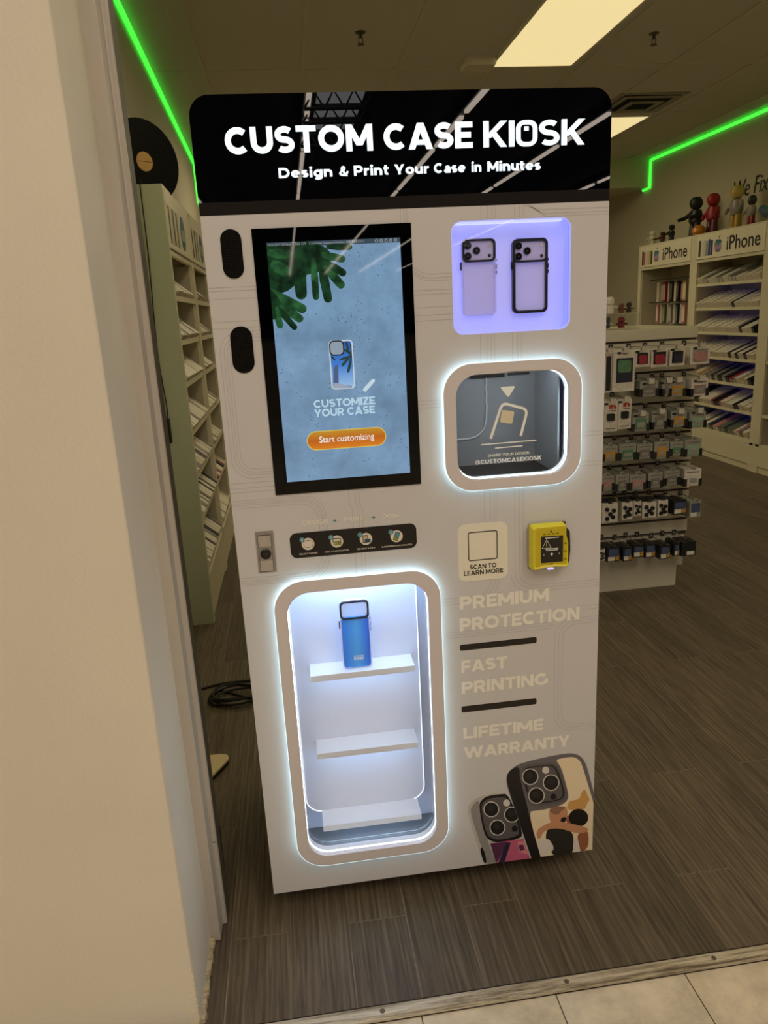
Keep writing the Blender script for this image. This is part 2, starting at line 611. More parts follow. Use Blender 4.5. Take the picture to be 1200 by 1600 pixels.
# ------------------------------------------------------------------ stroke lettering (bold geometric sans)
def glyph(ch, t):
    h = t / 2
    b = t * 0.9

    def rect(x0, y0, x1, y1):
        return [[(x0, y0), (x1, y0), (x1, y1), (x0, y1)]]

    def par(xa, ya, xb, yb, k=1.12):
        hw = h * k
        return [[(xa - hw, ya), (xa + hw, ya), (xb + hw, yb), (xb - hw, yb)]]

    def ell(cx, cy, rx, ry, w=t):
        return ribbon(arc(cx, cy, rx, ry, 0, 360, 28)[:-1], w, True)
    k = h * 1.12
    if ch == ' ':
        return 0.38, []
    if ch == 'A':
        return 1.0, par(k, 0, .5, 1) + par(1 - k, 0, .5, 1) + rect(.22, .17, .78, .17 + b * .9)
    if ch == 'B':
        return .8, rect(0, 0, t, 1) + ribbon([(h, 1 - h)] + arc(.46, .75, .30 - h, .25 - h * .6, 90, -90) + [(h, .5)], b) + ribbon([(h, .5)] + arc(.48, .27, .32 - h, .27 - h, 90, -90) + [(h, h)], b)
    if ch == 'C':
        return .93, ribbon(arc(.5, .5, .5 - h, .5 - h, 47, 313, 24), t)
    if ch == 'D':
        return .93, rect(0, 0, t, 1) + ribbon([(h, 1 - h)] + arc(.43, .5, .5 - h, .5 - h, 90, -90, 20) + [(h, h)], t)
    if ch == 'E':
        return .72, rect(0, 0, t, 1) + rect(0, 1 - b, .72, 1) + rect(0, .5 - b / 2, .65, .5 + b / 2) + rect(0, 0, .72, b)
    if ch == 'F':
        return .7, rect(0, 0, t, 1) + rect(0, 1 - b, .7, 1) + rect(0, .46 - b / 2, .64, .46 + b / 2)
    if ch == 'G':
        return .97, ribbon(arc(.5, .5, .5 - h, .5 - h, 47, 318, 24), t) + rect(.97 - t, .14, .97, .53)
    if ch == 'H':
        return .86, rect(0, 0, t, 1) + rect(.86 - t, 0, .86, 1) + rect(t / 2, .5 - b / 2, .86 - h, .5 + b / 2)
    if ch == 'I':
        return t, rect(0, 0, t, 1)
    if ch == 'K':
        return .88, rect(0, 0, t, 1) + par(t * .75, .36, .87 - k, 1, 1.3) + par(.36, .56, .88 - k * 1.1, 0, 1.2)
    if ch == 'L':
        return .66, rect(0, 0, t, 1) + rect(0, 0, .66, b)
    if ch == 'M':
        return 1.08, rect(0, 0, t, 1) + rect(1.08 - t, 0, 1.08, 1) + par(.54, .22, k * .9, 1) + par(.54, .22, 1.08 - k * .9, 1)
    if ch == 'N':
        return .9, rect(0, 0, t, 1) + rect(.9 - t, 0, .9, 1) + par(.9 - k * 1.1, 0, k * 1.1, 1, 1.2)
    if ch == 'O':
        return 1.04, ell(.52, .5, .52 - h, .5 - h)
    if ch == '0':      # the O drawn as a phone
        ro = ribbon(rrect(h * .75, .78 - h * .75, h * .75, 1 - h * .75, .24, 6), t * .82, True)
        return .78, ro + [[(.30, .60), (.46, .60), (.46, .76), (.30, .76)]]
    if ch == 'P':
        return .8, rect(0, 0, t, 1) + ribbon([(h, 1 - h)] + arc(.44, .655, .36 - h, .345 - h, 90, -90, 16) + [(h, .31 + h)], t)
    if ch == 'R':
        return .84, rect(0, 0, t, 1) + ribbon([(h, 1 - h)] + arc(.44, .655, .36 - h, .345 - h, 90, -90, 16) + [(h, .31 + h)], t) + par(.84 - k, 0, .50, .36)
    if ch == 'S' or ch == 's':
        w, H = (.78, 1.0) if ch == 'S' else (.6, .74)
        rx, m = w / 2 - h, H / 2
        ry = (H - h - m) / 2
        return w, ribbon(arc(w / 2, m + ry, rx, ry, 38, 270, 18) + arc(w / 2, m - ry, rx, ry, 90, -142, 18)[1:], t * .96)
    if ch == 'T':
        return .8, rect(0, 1 - b, .8, 1) + rect(.4 - h, 0, .4 + h, 1)
    if ch == 'U':
        return .88, ribbon([(h, 1), (h, .7)] + arc(.44, .42, .44 - h, .42 - h, 180, 360, 18) + [(.88 - h, .7), (.88 - h, 1)], t)
    if ch == 'V':
        return .98, par(.49, 0, k, 1) + par(.49, 0, .98 - k, 1)
    if ch == 'W':
        return 1.5, par(.42, 0, k, 1, 1.05) + par(.42, 0, .75, 1, 1.05) + par(1.08, 0, .75, 1, 1.05) + par(1.08, 0, 1.5 - k, 1, 1.05)
    if ch == 'Y':
        return .92, par(.46, .34, k, 1) + par(.46, .34, .92 - k, 1) + rect(.46 - h, 0, .46 + h, .42)
    if ch == 'Z':
        return .8, rect(0, 1 - b, .8, 1) + rect(0, 0, .8, b) + par(k * 1.3, b * .5, .8 - k * 1.3, 1 - b * .5, 1.3)
    if ch == '&':
        return .92, ell(.40, .76, .23 - h * .8, .24 - h * .8, t * .85) + ribbon([(.86, .48)] + arc(.42, .29, .36, .29 - h, -8, -180, 14) + [(.10, .36), (.22, .50), (.34, .58)], t * .85) + par(.86 - k, 0, .26, .70, 1.1)
    if ch == '@':
        return 1.12, ribbon(arc(.56, .46, .56 - t * .3, .54 - t * .3, -58, 290, 30), t * .5) + ell(.53, .46, .21, .22, t * .5) + rect(.74, .2, .74 + t * .5, .68)
    if ch == 'e':
        return .76, ribbon(arc(.38, .37, .38 - h, .37 - h, 0, 312, 22), t * .95) + rect(h, .37 - b * .36, .76 - h * .6, .37 + b * .36)
    if ch == 'i':
        return t, rect(0, 0, t, .74) + [arc(h, .93, t * .6, t * .6, 0, 360, 12)[:-1]]
    if ch == 'g':
        return .76, ell(.37, .37, .37 - h, .37 - h) + rect(.76 - t, .02, .76, .74) + ribbon([(.76 - h, .1)] + arc(.38, -.02, .38 - h, .25 - h, 0, -150, 14), t)
    if ch == 'n':
        return .72, rect(0, 0, t, .74) + ribbon([(h, .3)] + arc(.36, .40, .36 - h, .34 - h, 180, 0, 16) + [(.72 - h, 0)], t)
    if ch == 'u':
        return .72, rect(.72 - t, 0, .72, .74) + ribbon([(h, .74)] + arc(.36, .34, .36 - h, .34 - h, 180, 360, 16) + [(.72 - h, .44)], t)
    if ch == 'r':
        return .47, rect(0, 0, t, .74) + ribbon([(h, .3)] + arc(.42, .38, .42 - h, .36 - h, 180, 84, 10), t)
    if ch == 't':
        return .5, ribbon([(.10 + h, .95), (.10 + h, .3)] + arc(.34, .26, .24 - h, .26 - h, 180, 300, 8), t) + rect(0, .74 - b * .8, .48, .74)
    if ch == 'o':
        return .78, ell(.39, .37, .39 - h, .37 - h)
    if ch == 'a':
        return .68, rect(.68 - t, 0, .68, .46) + ribbon(arc(.37, .44, .31 - h, .30 - h, 148, 0, 12), t * .95) + ell(.31, .215, .30 - h, .22 - h * .8, t * .85)
    return .5, rect(0, 0, .5, 1)


def letter(mb, text, x0, x1, z0, z1, y0, y1, m, t=0.2, sp=0.09, M=None, lowz=0.0):
    """bold lettering filling the width x0..x1; z0 is the baseline, z1 the cap height"""
    pos, polys = 0.0, []
    for ch in text:
        w, ps = glyph(ch, t)
        polys += [[(x + pos, y) for x, y in p] for p in ps]
        pos += w + (sp if ch != ' ' else 0)
    W = pos - sp
    sx, sz = (x1 - x0) / W, (z1 - z0)
    for j, p in enumerate(polys):
        q = [(x0 + x * sx, z0 + y * sz) for x, y in p]
        n = len(q)
        yf = y0 - 0.000012 * (j % 24)
        mb.add([(x, yf, z) for x, z in q] + [(x, y1, z) for x, z in q],
               [tuple(range(n))] + [(i, (i + 1) % n, (i + 1) % n + n, i + n) for i in range(n)], m, M)


def thin_text(mb, text, x0, x1, z0, z1, y0, m, M=None, offset=0.0, shear=0.0):
    """Blender's own light lettering, fitted to the box"""
    c = bpy.data.curves.new('lettering', 'FONT')
    c.body = text
    c.offset = offset
    c.shear = shear
    c.resolution_u = 4
    o = bpy.data.objects.new('lettering', c)
    COL.objects.link(o)
    dg = bpy.context.evaluated_depsgraph_get()
    dg.update()
    me = o.evaluated_get(dg).to_mesh()
    vs = [v.co.copy() for v in me.vertices]
    fs = [tuple(p.vertices) for p in me.polygons]
    o.evaluated_get(dg).to_mesh_clear()
    bpy.data.objects.remove(o)
    bpy.data.curves.remove(c)
    ax0, ax1 = min(v.x for v in vs), max(v.x for v in vs)
    ay0, ay1 = min(v.y for v in vs), max(v.y for v in vs)
    out = [(x0 + (v.x - ax0) / (ax1 - ax0) * (x1 - x0), y0, z0 + (v.y - ay0) / (ay1 - ay0) * (z1 - z0)) for v in vs]
    mb.add(out, fs, m, M)

PRINT_ART = [
    ('clear', [(0.0885,0.2577),(0.0954,0.2752),(0.1154,0.2945),(0.2041,0.302),(0.2669,0.0728),(0.1346,0.0728),(0.1157,0.14)]),
    ('cleardk', [(0.0966,0.2528),(0.1051,0.2701),(0.1218,0.2862),(0.1247,0.2672),(0.1395,0.167),(0.1683,0.0728),(0.143,0.0728),(0.1241,0.1426)]),
    ('black', [(0.1214,0.2677),(0.1316,0.2847),(0.1481,0.2934),(0.1809,0.2938),(0.2073,0.2915),(0.25,0.1518),(0.2297,0.1414),(0.1826,0.1372),(0.1559,0.1453),(0.1362,0.1675)]),
    ('bump', [(0.1277,0.2618),(0.1366,0.2768),(0.1512,0.2845),(0.1801,0.2848),(0.2033,0.2827),(0.2408,0.1598),(0.223,0.1507),(0.1815,0.147),(0.1581,0.1541),(0.1408,0.1736)]),
    ('silver', [(0.1797,0.246),(0.1786,0.2383),(0.1753,0.2316),(0.1702,0.2267),(0.1639,0.224),(0.157,0.2238),(0.15,0.2261),(0.1438,0.2307),(0.139,0.2371),(0.1359,0.2446),(0.135,0.2526),(0.1362,0.2603),(0.1395,0.2669),(0.1445,0.2717),(0.1508,0.2744),(0.1577,0.2746),(0.1646,0.2724),(0.1707,0.2678),(0.1756,0.2615),(0.1787,0.254)]),
    ('black', [(0.177,0.2464),(0.176,0.2396),(0.1731,0.2338),(0.1687,0.2294),(0.1631,0.2271),(0.157,0.2269),(0.1509,0.2289),(0.1455,0.2329),(0.1412,0.2385),(0.1385,0.2452),(0.1376,0.2522),(0.1387,0.259),(0.1416,0.2648),(0.146,0.269),(0.1515,0.2714),(0.1576,0.2716),(0.1637,0.2696),(0.1691,0.2656),(0.1734,0.2601),(0.1762,0.2534)]),
    ('lens', [(0.1641,0.2508),(0.1628,0.2459),(0.1595,0.2427),(0.155,0.242),(0.1505,0.244),(0.1473,0.2482),(0.1462,0.2535),(0.1474,0.2584),(0.1508,0.2616),(0.1553,0.2623),(0.1597,0.2603),(0.1629,0.2561)]),
    ('silver', [(0.2377,0.2204),(0.2366,0.2126),(0.2334,0.2059),(0.2283,0.2009),(0.2219,0.1982),(0.2149,0.198),(0.2079,0.2004),(0.2016,0.205),(0.1967,0.2114),(0.1935,0.2191),(0.1925,0.2272),(0.1937,0.2349),(0.1969,0.2415),(0.202,0.2464),(0.2083,0.2491),(0.2152,0.2493),(0.2222,0.247),(0.2285,0.2425),(0.2335,0.2361),(0.2367,0.2285)]),
    ('black', [(0.235,0.2208),(0.234,0.2139),(0.2312,0.208),(0.2267,0.2037),(0.2211,0.2013),(0.2149,0.2011),(0.2088,0.2032),(0.2032,0.2072),(0.1989,0.2129),(0.1961,0.2196),(0.1952,0.2267),(0.1962,0.2336),(0.1991,0.2394),(0.2035,0.2437),(0.2091,0.2461),(0.2152,0.2463),(0.2214,0.2442),(0.2269,0.2402),(0.2313,0.2346),(0.2341,0.2279)]),
    ('lens', [(0.2219,0.2253),(0.2206,0.2204),(0.2173,0.2171),(0.2128,0.2164),(0.2082,0.2185),(0.205,0.2227),(0.2038,0.228),(0.205,0.233),(0.2084,0.2362),(0.2129,0.2369),(0.2174,0.2349),(0.2207,0.2306)]),
    ('silver', [(0.1964,0.1849),(0.1952,0.1771),(0.192,0.1703),(0.1869,0.1654),(0.1805,0.1626),(0.1735,0.1625),(0.1665,0.1648),(0.1602,0.1695),(0.1553,0.176),(0.1522,0.1837),(0.1512,0.1918),(0.1524,0.1996),(0.1557,0.2063),(0.1608,0.2112),(0.1671,0.2139),(0.1741,0.2141),(0.181,0.2118),(0.1873,0.2072),(0.1922,0.2007),(0.1954,0.193)]),
    ('black', [(0.1937,0.1853),(0.1927,0.1784),(0.1898,0.1725),(0.1853,0.1681),(0.1797,0.1657),(0.1735,0.1656),(0.1674,0.1677),(0.1618,0.1717),(0.1575,0.1775),(0.1548,0.1842),(0.1539,0.1914),(0.155,0.1983),(0.1579,0.2041),(0.1623,0.2085),(0.1679,0.2108),(0.174,0.211),(0.1802,0.209),(0.1857,0.2049),(0.19,0.1992),(0.1928,0.1925)]),
    ('lens', [(0.1806,0.1899),(0.1793,0.1849),(0.176,0.1816),(0.1714,0.181),(0.1669,0.183),(0.1637,0.1873),(0.1625,0.1927),(0.1638,0.1976),(0.1671,0.2009),(0.1717,0.2016),(0.1762,0.1995),(0.1794,0.1952)]),
    ('flash', [(0.2104,0.262),(0.209,0.2566),(0.2053,0.253),(0.2003,0.2523),(0.1954,0.2545),(0.1918,0.2591),(0.1905,0.2649),(0.1919,0.2703),(0.1956,0.2739),(0.2005,0.2746),(0.2055,0.2724),(0.2091,0.2678)]),
    ('black', [(0.2322,0.1756),(0.231,0.1706),(0.2276,0.1673),(0.2231,0.1667),(0.2186,0.1687),(0.2153,0.173),(0.2141,0.1784),(0.2154,0.1833),(0.2187,0.1866),(0.2232,0.1873),(0.2277,0.1852),(0.231,0.1809)]),
    ('pink', [(0.1524,0.14),(0.2483,0.1405),(0.2669,0.0728),(0.1683,0.0728)]),
    ('plum', [(0.1524,0.14),(0.2027,0.1379),(0.1787,0.0874),(0.1683,0.0728)]),
    ('navy', [(0.1994,0.1365),(0.2111,0.1328),(0.1927,0.0728),(0.1751,0.0728)]),
    ('rose', [(0.2297,0.1337),(0.2499,0.1325),(0.2618,0.0859),(0.2363,0.0977)]),
    ('plum', [(0.233,0.1216),(0.2465,0.1214),(0.2516,0.1031),(0.238,0.1014)]),
    ('black', [(0.1222,0.1294),(0.1322,0.1305),(0.1431,0.0776),(0.133,0.0772)]),
    ('phone', [(0.1994,0.3376),(0.2045,0.3569),(0.2177,0.3697),(0.2374,0.3814),(0.303,0.3906),(0.3624,0.3952),(0.389,0.3923),(0.4091,0.3815),(0.4212,0.3634),(0.4301,0.3382),(0.4495,0.2607),(0.4495,0.173),(0.4495,0.0728),(0.2703,0.0728),(0.217,0.261),(0.2041,0.3075)]),
    ('phoneblk', [(0.1994,0.3376),(0.2045,0.3569),(0.2177,0.3697),(0.2373,0.3724),(0.2372,0.3395),(0.2602,0.2396),(0.2618,0.2243),(0.3011,0.0728),(0.2703,0.0728),(0.2203,0.2531)]),
    ('cream', [(0.3394,0.3783),(0.346,0.381),(0.3758,0.3831),(0.3925,0.3801),(0.406,0.3691),(0.4147,0.3514),(0.4495,0.2266),(0.4495,0.0728),(0.2977,0.0728),(0.2602,0.2264),(0.2836,0.2267),(0.3105,0.2265),(0.3577,0.2328),(0.3761,0.2489),(0.3758,0.2678),(0.3633,0.3217),(0.3529,0.3563)]),
    ('leaf', [(0.3746,0.234),(0.3812,0.2444),(0.4083,0.2442),(0.4146,0.2697),(0.4247,0.2757),(0.4319,0.2521),(0.439,0.2397),(0.4291,0.226),(0.426,0.2074),(0.3714,0.2155)]),
    ('skin', [(0.319,0.2234),(0.3341,0.2325),(0.3577,0.2309),(0.373,0.2229),(0.3751,0.1998),(0.3719,0.1849),(0.3618,0.1711),(0.3244,0.1768)]),
    ('hairlt', [(0.319,0.2234),(0.3341,0.2325),(0.3577,0.2309),(0.3713,0.2232),(0.3579,0.2176),(0.3478,0.2038),(0.3343,0.2059)]),
    ('black', [(0.3548,0.1913),(0.3683,0.195),(0.3719,0.1849),(0.3652,0.1752),(0.3549,0.1779)]),
    ('skindk', [(0.3992,0.18),(0.3985,0.1741),(0.396,0.1691),(0.3923,0.1658),(0.3876,0.1644),(0.3826,0.1651),(0.3779,0.168),(0.374,0.1725),(0.3714,0.1782),(0.3705,0.1844),(0.3713,0.1903),(0.3737,0.1952),(0.3775,0.1986),(0.3821,0.2),(0.3871,0.1992),(0.3918,0.1964),(0.3957,0.1919),(0.3983,0.1862)]),
    ('hair', [(0.4355,0.1811),(0.434,0.1713),(0.4291,0.1632),(0.4216,0.1578),(0.4122,0.1558),(0.4021,0.1573),(0.3927,0.1622),(0.3849,0.17),(0.3798,0.1795),(0.3779,0.1898),(0.3795,0.1995),(0.3843,0.2075),(0.3919,0.2128),(0.4012,0.2149),(0.4111,0.2134),(0.4206,0.2085),(0.4284,0.2009),(0.4335,0.1914)]),
    ('vest', [(0.3109,0.1597),(0.338,0.169),(0.3722,0.156),(0.3931,0.1354),(0.3939,0.0845),(0.389,0.0728),(0.3355,0.0728),(0.3146,0.1048)]),
    ('skindk', [(0.4034,0.1338),(0.4308,0.1432),(0.4382,0.1206),(0.4372,0.0855),(0.4254,0.0728),(0.4132,0.0728),(0.4074,0.102)]),
    ('dress', [(0.3918,0.1083),(0.4035,0.128),(0.4143,0.0728),(0.3924,0.0728)]),
    ('skin', [(0.2838,0.1638),(0.3175,0.1817),(0.3446,0.1845),(0.3926,0.1664),(0.4341,0.1493),(0.4361,0.1365),(0.4069,0.1313),(0.3449,0.1641),(0.3041,0.1569),(0.2974,0.1347),(0.2872,0.1324)]),
    ('dress', [(0.2873,0.1247),(0.2974,0.1328),(0.3111,0.1287),(0.3196,0.1293),(0.3282,0.1163),(0.3352,0.1016),(0.3336,0.0862),(0.3216,0.0842),(0.3183,0.0728),(0.3011,0.0728),(0.2907,0.1047)]),
    ('bumpdk', [(0.2373,0.3578),(0.2439,0.3715),(0.257,0.3769),(0.3097,0.3762),(0.3328,0.3737),(0.3462,0.3609),(0.3564,0.3412),(0.3758,0.2678),(0.3727,0.2494),(0.3576,0.2384),(0.2903,0.2371),(0.2702,0.2457),(0.2569,0.2627),(0.2372,0.3395)]),
    ('bump', [(0.2412,0.3553),(0.2474,0.3681),(0.2597,0.3732),(0.3093,0.3725),(0.331,0.3702),(0.3436,0.3582),(0.3532,0.3396),(0.3714,0.2706),(0.3684,0.2534),(0.3543,0.2431),(0.2911,0.2418),(0.2722,0.2498),(0.2596,0.2658),(0.2411,0.3381)]),
    ('phoneblk', [(0.2464,0.3518),(0.2521,0.3636),(0.2634,0.3683),(0.3087,0.3676),(0.3287,0.3655),(0.3402,0.3545),(0.3489,0.3374),(0.3655,0.2744),(0.3628,0.2587),(0.3499,0.2492),(0.2921,0.248),(0.2748,0.2554),(0.2633,0.27),(0.2463,0.3361)]),
    ('bump', [(0.2498,0.3495),(0.2572,0.3617),(0.2705,0.3647),(0.3091,0.3659),(0.327,0.3618),(0.3375,0.3504),(0.3452,0.3295),(0.3625,0.2701),(0.3521,0.2531),(0.2916,0.2518),(0.2766,0.2574),(0.2661,0.2707)]),
    ('silver', [(0.2903,0.3339),(0.2892,0.326),(0.2859,0.3191),(0.2807,0.3141),(0.2741,0.3113),(0.2669,0.311),(0.2596,0.3134),(0.2531,0.318),(0.2479,0.3245),(0.2446,0.3323),(0.2435,0.3405),(0.2446,0.3484),(0.248,0.3551),(0.2531,0.3601),(0.2596,0.3629),(0.2669,0.3632),(0.2741,0.3609),(0.2806,0.3563),(0.2858,0.3498),(0.2892,0.3421)]),
    ('black', [(0.2875,0.3343),(0.2865,0.3273),(0.2836,0.3213),(0.279,0.3169),(0.2733,0.3144),(0.2669,0.3142),(0.2605,0.3162),(0.2547,0.3203),(0.2502,0.3261),(0.2472,0.3329),(0.2463,0.3401),(0.2473,0.347),(0.2502,0.353),(0.2548,0.3574),(0.2605,0.3598),(0.2669,0.3601),(0.2732,0.3581),(0.279,0.354),(0.2835,0.3483),(0.2865,0.3415)]),
    ('lens', [(0.2739,0.3388),(0.2726,0.3338),(0.2692,0.3304),(0.2645,0.3297),(0.2598,0.3318),(0.2564,0.3361),(0.2551,0.3415),(0.2564,0.3465),(0.2598,0.3498),(0.2645,0.3505),(0.2692,0.3485),(0.2726,0.3442)]),
    ('silver', [(0.3498,0.307),(0.3487,0.299),(0.3454,0.2921),(0.3402,0.287),(0.3336,0.2842),(0.3262,0.2839),(0.3189,0.2863),(0.3122,0.291),(0.307,0.2976),(0.3036,0.3054),(0.3024,0.3137),(0.3035,0.3217),(0.3068,0.3285),(0.312,0.3336),(0.3185,0.3364),(0.3258,0.3366),(0.3331,0.3343),(0.3398,0.3297),(0.3451,0.3231),(0.3485,0.3153)]),
    ('black', [(0.3469,0.3074),(0.346,0.3004),(0.3431,0.2943),(0.3385,0.2898),(0.3327,0.2873),(0.3262,0.2871),(0.3197,0.2892),(0.3139,0.2933),(0.3093,0.2991),(0.3063,0.306),(0.3052,0.3133),(0.3062,0.3203),(0.3091,0.3263),(0.3137,0.3308),(0.3194,0.3332),(0.3259,0.3335),(0.3323,0.3314),(0.3381,0.3273),(0.3428,0.3216),(0.3458,0.3147)]),
    ('lens', [(0.3331,0.312),(0.3319,0.3069),(0.3285,0.3035),(0.3237,0.3028),(0.319,0.3049),(0.3155,0.3092),(0.3142,0.3147),(0.3154,0.3198),(0.3188,0.3231),(0.3236,0.3238),(0.3283,0.3218),(0.3318,0.3174)]),
    ('silver', [(0.3082,0.272),(0.3071,0.2639),(0.3038,0.257),(0.2985,0.2519),(0.2919,0.249),(0.2846,0.2488),(0.2772,0.2512),(0.2706,0.256),(0.2654,0.2626),(0.262,0.2705),(0.2609,0.2789),(0.262,0.2869),(0.2654,0.2937),(0.2706,0.2988),(0.2772,0.3016),(0.2845,0.3019),(0.2918,0.2995),(0.2984,0.2948),(0.3036,0.2882),(0.307,0.2803)]),
    ('black', [(0.3054,0.2724),(0.3044,0.2653),(0.3015,0.2592),(0.2969,0.2547),(0.291,0.2522),(0.2846,0.252),(0.2781,0.2541),(0.2723,0.2583),(0.2677,0.2642),(0.2647,0.2711),(0.2637,0.2785),(0.2647,0.2855),(0.2677,0.2915),(0.2723,0.296),(0.278,0.2985),(0.2845,0.2987),(0.2909,0.2966),(0.2967,0.2925),(0.3013,0.2867),(0.3043,0.2798)]),
    ('lens', [(0.2916,0.277),(0.2904,0.2719),(0.2869,0.2685),(0.2822,0.2678),(0.2774,0.2699),(0.274,0.2743),(0.2727,0.2798),(0.2739,0.2849),(0.2774,0.2883),(0.2821,0.289),(0.2869,0.2869),(0.2903,0.2825)]),
    ('flash', [(0.3208,0.3498),(0.3194,0.3443),(0.3157,0.3407),(0.3105,0.3399),(0.3054,0.3421),(0.3016,0.3468),(0.3002,0.3527),(0.3016,0.3582),(0.3053,0.3618),(0.3104,0.3626),(0.3155,0.3604),(0.3193,0.3557)]),
    ('black', [(0.3418,0.2633),(0.3407,0.2584),(0.3374,0.2552),(0.3329,0.2545),(0.3283,0.2565),(0.3249,0.2607),(0.3237,0.266),(0.3249,0.2709),(0.3282,0.2741),(0.3327,0.2748),(0.3372,0.2728),(0.3406,0.2686)]),
]
